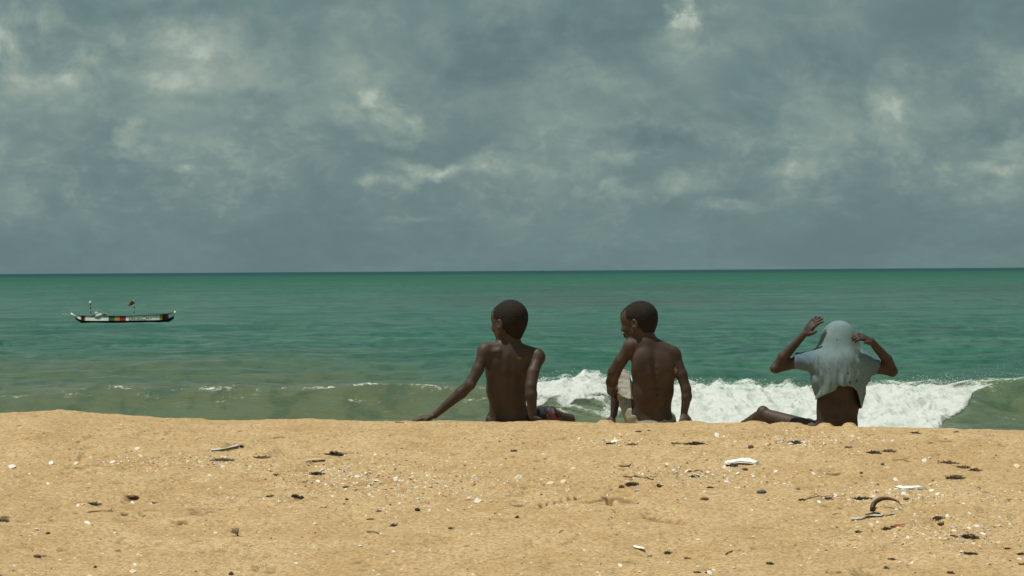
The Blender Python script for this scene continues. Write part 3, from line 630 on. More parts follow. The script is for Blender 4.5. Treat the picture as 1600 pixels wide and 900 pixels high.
fl.cone(K(960, 582, .02), K(956, 597, .08), .038, .035, .012); fl.cone(K(956, 597, .08), K(955, 612, .18), .035, .026, .012)
hand(fl, K(954, 612, .20), K(966, 617, .30)-K(954, 612, .20), (-.9, .1, .4), .066, .3, .6, 1)
fl.ell(K(1053, 554, -.04), (.042, .042, .048), .02); fl.cone(K(1054, 557, -.04), K(1065, 585, -.06), .037, .033, .02); fl.cone(K(1065, 585, -.06), K(1072, 608, -.07), .033, .029, .012)
fl.cone(K(1072, 608, -.07), K(1073, 620, -.07), .030, .030, .012); fl.cone(K(1073, 620, -.07), K(1068.5, 648, -.06), .030, .0195, .012)
hand(fl, K(1068.5, 648, -.06), K(1067, 660, -.09)-K(1068.5, 648, -.06)+np.array((0.004, -.03, 0)), (.2, 0.3, 1), .062, .6, .5, -1)
fl.cone(K(992, 648, .05), K(971, 588, .31), .068, .046, .03); fl.ell(K(967, 582, .32), (.042, .042, .042), .015); fl.cone(K(967, 585, .32), K(963, 610, .34), .040, .034, .015)
fl.cone(K(963, 610, .34), K(959, 648, .33), .034, .021, .012); fl.cone(gk(955, .33, .03), gk(948, .46, .02), .026, .022, .012); fl.cone(gk(955, .33, .02), gk(955, .30, .015), .024, .022, .01)
fl.cone(K(1035, 660, .05), gk(1040, .50, .05), .068, .046, .03); fl.cone(gk(1040, .50, .05), gk(1030, .82, .04), .044, .028, .012); fl.cone(gk(1030, .84, .04), gk(1028, .86, .13), .026, .020, .012)
sp2 = [(np.array(K(1056, 579, -.10))-base, (.010, .06, .024), (.26, .19, .12)), (T2((-.045, -.045, .10))-base, (.014, .014, .01), (.30, .20, .11))]
mSk2 = skin('warm_brown_skin', (.057, .036, .027), sp2); finish(fl, 'body', boy, mSk2, base)
hair_mesh(HC2, Rh2, 1.07, 'hair', boy, mHair, base)
mK = simple('khaki_cloth', (.30, .292, .235), .9, .12, 40, .35, .1, .004)
fs = Field(K(945, 690, -.2), K(1075, 565, .5), .0045)
fs.ell(K(1022, 664, .03), (.128, .108, .070), .04); fs.cone(K(994, 648, .05), K(972, 590, .30), .080, .056, .03); fs.cone(K(1035, 662, .05), gk(1040, .42, .05), .078, .06, .03)
sl, P = fs.region(fs.lo, fs.lo+fs.n*fs.vox)
a = K(992, 648, .05); b = K(971, 586, .31); ax = (b-a)/np.linalg.norm(b-a); s_ = (P-a)@ax
uu_ = P[..., 0]-a[0]; fold = 1.5*(1-2.6*np.abs(perm_noise(s_*17+uu_*9+3, uu_*11+1.4, 401)))+.35*(1-2.6*np.abs(perm_noise(s_*38+uu_*16, uu_*18+5, 402)))
f = fs.f[sl]+.0042*np.where(s_ > .05, fold, .5*fold)*1.1+.002*field_noise(P, 110, 2)
w = K(1020, 652, -.08)[2]+np.abs(P[..., 0]-K(1024, 650)[0])*.22-.018
f = np.maximum(f, np.where((P[..., 0] < K(987, 640)[0]), -1, P[..., 2]-w))
f = np.maximum(f, (s_-np.linalg.norm(b-a)-.012)); f = np.maximum(f, -(P[..., 2]-K(800, 676)[2])-.02).astype(np.float32)
finish(fs, 'shorts', boy, mK, base, 1, f)

# ---- boy 3: pulling his T-shirt over his head
Y0 = 19.45
base = np.array([K(1308, 660)[0], Y0, float(sand_h(K(1308, 660)[0], Y0))])
boy = empty('person', base)
tag(boy, 'boy on the right pulling a pale grey T-shirt up over his head, elbows raised', 'person')
fl = Field(K(1150, 700, -.30), K(1420, 478, .95), .0048)
HC3 = K(1311, 535, .06)
Rh3, T3 = head_parts(fl, HC3, math.radians(5), math.radians(-42), .98)
fl.cone(K(1311, 548, .01), K(1311, 565, -.02), .046, .052, .03)
fl.cone(K(1309, 553, -.01), K(1281, 563, .0), .034, .032, .03); fl.cone(K(1313, 553, -.01), K(1347, 566, .0), .034, .032, .03)
fl.ell(K(1312, 570, .0), (.132, .076, .062), .04); fl.ell(K(1311, 592, .0), (.134, .084, .10), .05); fl.ell(K(1310, 622, .015), (.128, .084, .11), .05)
fl.ell(K(1308, 645, .02), (.122, .084, .09), .05); fl.ell(K(1307, 668, .03), (.122, .095, .080), .05)
fl.cone(K(1311, 585, -.100), K(1309, 650, -.080), .006, .007, .026, 'sub')
fl.cone(K(1279, 563, .01), K(1246, 566, .04), .042, .034, .02); fl.cone(K(1246, 566, .04), K(1213, 575, .06), .034, .030, .02); fl.ell(K(1211, 576, .05), (.032, .028, .028), .012)
fl.cone(K(1213, 574, .06), K(1224, 558, .04), .031, .031, .010); fl.cone(K(1224, 558, .04), K(1257, 522, .0), .031, .019, .012)
wl = K(1257, 522, 0); hand(fl, wl, K(1280, 494, -.03)-wl, (-.8, -.55, .15), .080, .25, .30, 1, r=.0088, thumb_out=.75)
fl.cone(K(1349, 567, .01), K(1372, 574, .04), .040, .035, .02); fl.cone(K(1372, 574, .04), K(1393, 580, .05), .035, .031, .02); fl.ell(K(1395, 581, .045), (.030, .030, .030), .012)
fl.cone(K(1394, 579, .05), K(1386, 562, .02), .031, .031, .010); fl.cone(K(1386, 562, .02), K(1361, 533, -.06), .031, .0205, .012)
wr_ = K(1361, 533, -.06); hand(fl, wr_, K(1338, 522, -.12)-wr_, (-.1, -.65, .8), .078, .22, .62, -1, r=.0092, thumb_out=.5)
fl.cone(K(1287, 678, .04), K(1193, 648, .28), .066, .040, .03); fl.ell(K(1192, 643, .28), (.034, .036, .036), .015)
fl.cone(K(1192, 646, .28), K(1182, 658, .42), .036, .036, .012); fl.cone(K(1184, 652, .34), gk(1163, .60, .03), .036, .024, .012); fl.cone(gk(1163, .60, .03), gk(1150, .70, .02), .024, .018, .012)
fl.cone(K(1320, 662, .05), gk(1322, .50, .05), .068, .046, .03); fl.cone(gk(1322, .50, .05), gk(1320, .82, .04), .044, .028, .012); fl.cone(gk(1320, .84, .04), gk(1318, .86, .13), .026, .020, .012)
mSk3 = skin('deep_brown_skin', (.054, .034, .025)); finish(fl, 'body', boy, mSk3, base)
# T-shirt: one cloth shell stretched from the crown over shoulders, back and sleeves
fs = Field(K(1225, 660, -.28), K(1390, 495, .26), .0042)
fs.ell(K(1311, 534, .045), (.086, .108, .100), .02)
fs.cone(K(1311, 527, .03), K(1312, 566, -.015), .076, .118, .07); fs.cone(K(1311, 530, .03), K(1313, 600, -.012), .084, .126, .07); fs.cone(K(1313, 600, -.012), K(1311, 648, -.008), .126, .116, .05); fs.ell(K(1312, 572, -.035), (.150, .085, .085), .07); fs.ell(K(1281, 588, -.01), (.045, .06, .07), .04); fs.ell(K(1343, 588, -.01), (.045, .06, .07), .04)
fs.cone(K(1300, 540, .02), K(1279, 562, .0), .050, .048, .06); fs.cone(K(1324, 540, .02), K(1348, 565, .0), .050, .046, .06)
fs.ell(K(1311, 572, -.015), (.146, .092, .070), .05); fs.ell(K(1314, 592, -.015), (.153, .104, .090), .06); fs.ell(K(1312, 620, -.005), (.150, .106, .090), .06); fs.ell(K(1310, 645, 0), (.136, .108, .085), .05)
fs.cone(K(1283, 564, -.02), K(1243, 564, .04), .060, .052, .045); fs.cone(K(1346, 568, -.02), K(1372, 574, .035), .056, .048, .045)
for _ in range(12): fs.smooth()
sl, P = fs.region(fs.lo, fs.lo+fs.n*fs.vox)
pxx = (P[..., 0]*F/P[..., 1])+800; pyy = 423-(pxx-800)*.00625-(P[..., 2]-CAMZ)*F/P[..., 1]
near = 1/(1+np.exp(np.clip((P[..., 1]-(Y0+.03))*90, -30, 30)))
hem_n = np.interp(pxx, [1265, 1273, 1286, 1299, 1305, 1309, 1316, 1325, 1333, 1338, 1341, 1344, 1360], [626, 625, 618, 612.5, 609, 602, 604, 603, 606, 611, 621, 636, 640]).astype(np.float32)
hem = hem_n*near+np.where(pxx > 1325, 642, 624)*(1-near)
fan = (pxx-1313)/(34+np.maximum(pyy-520, 0)*.20)
amp = np.clip((pyy-522)/60, 0, 1)*near*np.clip(.4+np.abs(fan)*.9, 0, 1.1)*(1-sstep(.75, 1.15, np.abs(fan)))*1.25
fm_ = .55+.6*np.sin(fan*3.1+pyy*.045+1)*np.sin(pyy*.07-fan*2.3)
sk_ = fan+.18*np.sin(pyy*.04+fan*1.5); o = fs.f[sl]+amp*(.0062*(1-2.6*np.abs(perm_noise(sk_*3.4+3.3, pyy/48, 301)))+.0042*(1-2.6*np.abs(perm_noise(sk_*7.5+1.3, pyy/30, 302)))*fm_+.0016*perm_noise(sk_*17, pyy/16, 303))
cf = np.exp(-((pxx-1313)/7)**2)*np.clip((pyy-575)/25, 0, 1)*near; o = o-.012*cf*np.sin((pxx-1313)/3.2)
sleeve = (pxx < 1266) | (pxx > 1358); o = o+np.where(sleeve, .004*perm_noise(P[..., 0]*28+P[..., 2]*14, P[..., 2]*16-P[..., 0]*6, 305), 0)
thk = .0115
sh = np.maximum(o, -(o+thk)); cut = (pyy-hem)*PXM*.9
cut = np.where(sleeve, -1, cut)
sh = np.maximum(sh, cut); aL = K(1243, 562, .04); nL = (aL-K(1279, 563, .01)); nL /= np.linalg.norm(nL)
sh = np.maximum(sh, np.where(pxx < 1270, (P-aL)@nL, -1)); aR = K(1369, 573, .035); nR = (aR-K(1350, 567, .01)); nR /= np.linalg.norm(nR)
sh = np.maximum(sh, np.where(pxx > 1356, (P-aR)@nR, -1)).astype(np.float32)
mT, t = mat('faded_grey_cotton'); co = t.n('TexCoord').outputs['Object']; s3 = t.n('SeparateXYZ', {0: co})
n_ = t.noise(co, 14, 6, .65); n5 = t.noise(co, 420, 2, .5)
c = t.mix(t.mr(n_, .3, .7), (.132, .200, .212), (.180, .250, .258))
slv = t.m('MAXIMUM', t.mr(s3.outputs[0], -.08, -.20), t.mr(s3.outputs[0], .12, .23)); c = t.mix(slv, c, (.100, .158, .205))
c = t.mix(t.mr(t.noise(co, 60, 4, .7), .60, .74), c, (.24, .24, .21))
for (px, py, rr) in ((1324, 583, .007), (1326.5, 597, .010), (1338, 595, .011), (1345, 558, .006), (1308, 531, .006), (1295, 576, .006), (1318, 560, .004)):
    p = K(px, py, -.1)-base; d = t.v('LENGTH', t.v('MULTIPLY', t.v('SUBTRACT', co, tuple(p)), (1, 0.02, .8)), out=1)
    c = t.mix(t.mr(d, rr, rr*.4, 0, .85), c, (.05, .05, .05))
nb = t.n('Bump', {'Strength': .25, 'Distance': .0025, 'Height': t.m('ADD', n5, t.noise(co, 60, 3, .6))}).outputs[0]
out(t, t.n('BsdfPrincipled', {'Base Color': c, 'Roughness': .92, 'Specular IOR Level': .1, 'Normal': nb}).outputs[0])
finish(fs, 't_shirt', boy, mT, base, 1, sh)
mPale = simple('pale_blue_cloth', (.36, .42, .43), .9, .1, 40, .3, .1, .004)
fs = Field(K(1245, 690, -.2), K(1350, 640, .5), .005)
fs.ell(K(1307, 674, .03), (.128, .106, .062), .03); fs.cone(K(1290, 672, .04), K(1266, 668, .12), .066, .056, .02)
sl, P = fs.region(fs.lo, fs.lo+fs.n*fs.vox); f = fs.f[sl]+.004*np.sin(P[..., 0]*110+P[..., 2]*80)
f = np.maximum(f, P[..., 2]-K(1308, 664, -.09)[2]-np.maximum(K(1276, 660)[0]-P[..., 0], 0)*2.0).astype(np.float32)
finish(fs, 'shorts', boy, mPale, base, 1, f)

# ------------------------------------------------------------------ the painted boat
BD = EYE*F/(504.5-427.0); BS = F/BD       # distance and photo pixels per metre
BX = (192-800)/BS
def flatpaint(n, c, r=.55): return simple(n, c, r, .12, 3.0, .0, .35)
mWht = flatpaint('white_boat_paint', (.84, .86, .80)); mBlk = flatpaint('black_boat_paint', (.014, .018, .020)); mGrn = flatpaint('green_boat_paint', (.02, .13, .055))
mYel = flatpaint('yellow_boat_paint', (.50, .27, .03)); mRed = flatpaint('red_boat_paint', (.30, .025, .020)); mWood = flatpaint('dark_wood', (.05, .035, .025)); mLet = flatpaint('grey_letter_paint', (.22, .30, .25))
mGry = flatpaint('weathered_white', (.40, .43, .38))
boat = empty('fishing_boat', (BX, BD, SEA+.02), math.radians(-2))
tag(boat, 'long white wooden boat with green, yellow and red bands and two flag poles', 'boat')
bx = lambda px: (px-192)/BS; bz = lambda py: (504.5-py+(-.0))/BS
nS = 81; xsb = np.linspace(bx(117), bx(272), nS)
ux = np.abs((xsb-xsb.mean())/(xsb[-1]-xsb[0])*2)
keel = .02*0+ -.12+.42*np.clip((ux-.80)/.20, 0, 1)**1.5
top = np.interp(xsb, [bx(114), bx(125), bx(150), bx(200), bx(240), bx(265), bx(274)], [.66, .56, .52, .50, .56, .66, .76])
wid = .62*(1-ux**2.6)**.7+.03
chine = keel+.36*(top-keel)+.02
prof = []      # section points: near side top -> chine -> keel -> chine -> top, then inner wall
V = []; 
for i in range(nS):
    x, k, tp, w_, ch = xsb[i], keel[i], top[i], wid[i], chine[i]
    sec = [(-w_*.92, tp), (-w_*.935, tp-.10*(tp-k)), (-w_*1.03, ch+.03), (-w_*.80, ch-.05), (-w_*.25, k+.02), (0, k), (w_*.25, k+.02), (w_*.80, ch-.05), (w_*1.03, ch+.03), (w_*.935, tp-.10*(tp-k)), (w_*.92, tp), (w_*.85, tp), (w_*.78, ch+.06), (0, k+.09), (-w_*.78, ch+.06), (-w_*.85, tp)]
    V += [(x, a, b) for a, b in sec]
m_ = 16; Fb = []; mi = []
bands = [(126, 128.5, 4), (128.5, 133, 1), (133, 135, 3), (171, 180, 2), (180, 189, 3), (189, 198, 4), (251, 255, 3), (255, 261, 1), (261, 264, 4)]
for i in range(nS-1):
    px = 192+.5*(xsb[i]+xsb[i+1])*BS; bm = 0
    for a, b, q in bands:
        if a <= px < b: bm = q
    for j in range(m_):
        Fb.append((i*m_+j, (i+1)*m_+j, (i+1)*m_+(j+1) % m_, i*m_+(j+1) % m_))
        mi.append(1 if 2 <= j <= 7 else (bm if j in (0, 1, 8, 9) else (5 if j < 15 and j > 9 else 1)))
Fb.append(tuple(range(m_))[::-1]); Fb.append(tuple((nS-1)*m_+q for q in range(m_))); mi += [1, 1]
obj('hull', mesh('hull', V, Fb, [mWht, mBlk, mGrn, mYel, mRed, mWood], False, mi), boat)
def tube(pts, rad, n=6, caps=True):
    pts = [Vector(p) for p in pts]; V = []; Fc = []
    rad = rad if hasattr(rad, '__len__') else [rad]*len(pts)
    for i, p in enumerate(pts):
        d = (pts[min(i+1, len(pts)-1)]-pts[max(i-1, 0)]); d = d.normalized() if d.length > 1e-9 else Vector((0, 0, 1))
        a = d.cross(Vector((0, 0, 1)) if abs(d.z) < .9 else Vector((1, 0, 0))).normalized(); b = d.cross(a)
        for k in range(n): V.append(p+(a*math.cos(2*math.pi*k/n)+b*math.sin(2*math.pi*k/n))*rad[i])
    for i in range(len(pts)-1):
        for k in range(n): Fc.append((i*n+k, i*n+(k+1) % n, (i+1)*n+(k+1) % n, (i+1)*n+k))
    if caps: Fc.append(tuple(range(n))[::-1]); Fc.append(tuple((len(pts)-1)*n+k for k in range(n)))
    return V, Fc
for s in (-1, 1):
    V_, F_ = tube([(xsb[i], s*(wid[i]*.92+.012), top[i]+.02) for i in range(0, nS, 4)], .035, 6); o = obj('gunwale', mesh('gunwale', V_, F_, mWood), boat)
for (p0, p1, p2) in (((bx(121), 0, top[0]-.12), (bx(115), 0, bz(494)), (bx(110.5), 0, bz(489.5))), ((bx(268), 0, top[-1]-.14), (bx(271.5), 0, bz(492)), (bx(274.5), 0, bz(487.5)))):
    V_, F_ = tube([p0, p1, p2], [.10, .085, .06], 8); obj('stem_post', mesh('stem_post', V_, F_, mWht), boat)
for px in (122, 146, 166, 186, 206, 226, 246):
    x = bx(px); w_ = float(np.interp(x, xsb, wid))*.95; tp = float(np.interp(x, xsb, top))-.05
    V_ = [(x+a*.09, b*w_, tp+c*.02) for a in (-1, 1) for b in (-1, 1) for c in (-1, 1)]
    obj('thwart', mesh('thwart', V_, [(0,1,3,2),(4,6,7,5),(0,4,5,1),(2,3,7,6),(0,2,6,4),(1,5,7,3)], mGry, False), boat)
V_, F_ = tube([(bx(96), -.15, bz(491)), (bx(122), -.15, bz(492.5)), (bx(140), -.15, bz(493))], [.035, .03, .03], 6); obj('steering_pole', mesh('steering_pole', V_, F_, mGry), boat)
for px, ptop, flag in ((141, 470, 0), (209.3, 469, 1)):
    p = obj('flag_pole', mesh('flag_pole', *tube([(bx(px), 0, .15), (bx(px), 0, bz(ptop))], .026, 8), mGry), boat)
    zt = bz(ptop); nb_ = 7; z0 = .5
    for q in range(nb_):
        a = z0+(zt-z0)*q/nb_; b = z0+(zt-z0)*(q+.92)/nb_
        o = obj('painted_band', mesh('painted_band', *tube([(bx(px), 0, a), (bx(px), 0, b)], .038, 8), mGry if q % 2 == 0 else mBlk), p)
    if flag:
        nxf, nzf = 14, 9; V_ = []
        for sgn in (0, 1):
            for i in range(nxf):
                for j in range(nzf):
                    uu = i/(nxf-1); V_.append((bx(px)-.04-uu*.42, .05*math.sin(uu*7)+sgn*.012, zt-.12-.30*j/(nzf-1)-.10*uu*uu+.03*math.sin(uu*6)))
        F_ = []; mi_ = []
        for sgn in (0, 1):
            for i in range(nxf-1):
                for j in range(nzf-1):
                    a = sgn*nxf*nzf+i*nzf+j; F_.append((a, a+1, a+nzf+1, a+nzf)); mi_.append(0 if i < 5 else (1 if j < 4 else 2))
        obj('flag', mesh('flag', V_, F_, [mGrn, mYel, mRed], True, mi_), p)
    else:
        V_, F_ = tube([(bx(px)-.10, 0, zt-.18), (bx(px)-.02, 0, zt-.16), (bx(px)+.08, 0, zt-.19)], [.07, .11, .05], 8); obj('cloth_pennant', mesh('cloth_pennant', V_, F_, mWht), p)
fc_ = bpy.data.curves.new('hull_lettering', 'FONT'); fc_.body = 'DELENCMA'; fc_.size = .36; fc_.extrude = .006; fc_.align_x = 'CENTER'; fc_.align_y = 'CENTER'; fc_.space_character = 1.0; fc_.offset = .006
tmp = bpy.data.objects.new('tmp', fc_); COL.objects.link(tmp); dg = bpy.context.evaluated_depsgraph_get(); mt_ = bpy.data.meshes.new_from_object(tmp.evaluated_get(dg)); bpy.data.objects.remove(tmp)
mt_.materials.clear(); mt_.materials.append(mLet)
lt = obj('hull_lettering', mt_, boat, (bx(221), -.655, .325)); lt.rotation_euler = (math.radians(81), 0, 0); lt.scale = (1.0, .95, 1)
# gear lying in the boat
def icos(r, sub=2, j=.0, sc=(1, 1, 1)):
    bm = bmesh.new(); bmesh.ops.create_icosphere(bm, subdivisions=sub, radius=r)
    for v in bm.verts:
        k = 1+j*random.uniform(-1, 1); v.co = Vector((v.co.x*sc[0]*k, v.co.y*sc[1]*k, v.co.z*sc[2]*k))
    V = [v.co.copy() for v in bm.verts]; F_ = [tuple(v.index for v in f.verts) for f in bm.faces]; bm.free(); return V, F_
def boatloc(px, py, dy=0): return (BX+(px-192)/BS, BD+dy, SEA+(504.5-py)/BS)
o = obj('float_ball', mesh('float_ball', *icos(.15, 2, .02), simple('pale_float', (.50, .46, .36), .7)), None, boatloc(151, 489.8, -.25)); tag(o, 'pale round float on top of the gear in the left half of the boat', 'float')
V_, F_ = tube([(-.32, 0, -.12), (-.1, .02, .02), (.15, 0, .06), (.36, .02, .16)], [.12, .20, .19, .08], 8); V_ = [v+Vector((random.uniform(-.02, .02),)*3) for v in V_]
o = obj('cloth_bundle', mesh('cloth_bundle', V_, F_, simple('bundle_cloth', (.42, .46, .42), .9)), None, boatloc(155, 494.3, -.35)); tag(o, 'white cloth bundle heaped over the boat side below the pale float', 'bundle')
o = obj('netting_pile', mesh('netting_pile', *icos(.30, 2, .16, (1.1, .7, .5)), simple('dark_netting', (.06, .06, .035), .95)), None, boatloc(148, 494, .0)); tag(o, 'dark heap of fishing net behind the white bundle in the boat', 'net')
V_, F_ = tube([(0, 0, -.22), (0, 0, -.05), (0, 0, .12), (0, 0, .24)], [.17, .21, .21, .16], 10)
o = obj('striped_tub', mesh('striped_tub', V_, F_, [mRed, mYel, mGrn], True, [2 if (q % 10) in (3, 4, 5) else (0 if q < 12 else 1) for q in range(len(F_))]), None, boatloc(163, 493.5, -.3)); tag(o, 'small green, yellow and red tub standing in the boat beside the white bundle', 'tub')

# ------------------------------------------------------------------ things on the sand
mSh = [simple('bleached_shell', (.74, .70, .60), .6, .10, 60, .3, .3, .002), simple('cream_shell', (.66, .54, .36), .6, .14, 60, .3, .3, .002), simple('grey_shell', (.42, .42, .38), .65, .2, 60, .3, .3, .002), simple('tan_shell', (.60, .40, .20), .6, .15, 60, .3, .3, .002)]
mDk = [simple('black_seaweed', (.058, .047, .036), .8, .5, 60, .3), simple('brown_seaweed', (.150, .098, .058), .85, .5, 60, .3), simple('grey_green_seaweed', (.110, .098, .068), .85, .5, 60, .3)]
mBr = simple('brown_twig', (.10, .062, .035), .85, .3, 60, .3); mDS = simple('damp_sand_clod', (.20, .125, .060), .95, .25, 60, .6)
def valve(seed):
    rnd = random.Random(seed); nr, na = 6, 14; asp = rnd.uniform(.72, .95); V = []
    for lay in (0, 1):
        for i in range(nr):
            r = i/(nr-1)*.5
            for k in range(na):
                a = -1.25+2.5*k/(na-1); rr = r*(1+.04*math.cos(k*math.pi)*(lay == 0)) ; z = .36*(1-(r/.5)**2)*math.cos(a*.75)
                V.append((rr*math.sin(a)*1.05, (rr*math.cos(a)-.25)*asp*1.4, z*(1 if lay == 0 else .78)+(0 if lay == 0 else -.012)))
    F_ = []
    for lay in (0, 1):
        b = lay*nr*na
        for i in range(nr-1):
            for k in range(na-1):
                q = (b+i*na+k, b+i*na+k+1, b+(i+1)*na+k+1, b+(i+1)*na+k); F_.append(q if lay else q[::-1])
    b = nr*na
    for k in range(na-1): F_.append(((nr-1)*na+k, (nr-1)*na+k+1, b+(nr-1)*na+k+1, b+(nr-1)*na+k))
    return V, F_
def chip(seed):
    rnd = random.Random(seed); n = rnd.randint(6, 9); V = []; 
    rad = [rnd.uniform(.32, .55) for _ in range(n)]; c = rnd.uniform(.02, .09)
    for lay in (1, 0):
        V.append((0, 0, c+(.03 if lay else -.03)))
        for k in range(n):
            a = 2*math.pi*k/n; x, y = rad[k]*math.cos(a), rad[k]*math.sin(a)*.7; V.append((x, y, c*(1-(x*x+y*y)*3)+(.03 if lay else -.03)))
    F_ = []
    for k in range(n):
        k2 = (k+1) % n; F_ += [(0, 1+k, 1+k2), (n+1, n+2+k2, n+2+k), (1+k, n+2+k, n+2+k2, 1+k2)]
    return V, F_
SHM = {}
for m_i in range(4):
    SHM['v', m_i] = [mesh('shell', *valve(s), mSh[m_i]) for s in range(4)]; SHM['c', m_i] = [mesh('shell_fragment', *chip(s), mSh[m_i], False) for s in range(6)]
placed = []
def put(o, p, rz=0, tilt=(0, 0), sc=(1, 1, 1)):
    o.location = p; o.rotation_euler = (tilt[0], tilt[1], rz); o.scale = sc
def shell(px, py, w, kind='c', mi=0, label=None, group=None, tilt=None, flat=1.0):
    p = ground(px, py+1); s = w*p[1]/F*1.0
    o = bpy.data.objects.new('shell' if kind == 'v' else 'shell_fragment', random.choice(SHM[kind, mi])); COL.objects.link(o)
    tl = tilt if tilt is not None else (random.uniform(.15, .95), random.uniform(-.35, .35))
    rz = random.uniform(0, 6.28) if kind == 'c' else random.choice((0, math.pi))+random.uniform(-.5, .5)
    E_ = Euler((tl[0], tl[1], 0)).to_matrix(); zm = min((E_ @ v.co).z for v in o.data.vertices)*s
    o.rotation_mode = 'ZYX' if False else 'XYZ'
    o.matrix_world = Matrix.Translation(Vector(p)+Vector((0, 0, -zm-.10*s))) @ (E_ @ Matrix.Rotation(rz, 3, 'Z')).to_4x4() @ Matrix.Diagonal((s, s*flat, s*(.9 if kind == 'v' else 1.1), 1))
    tag(o, label or 'shell', 'shell', group); placed.append((px, py)); return o
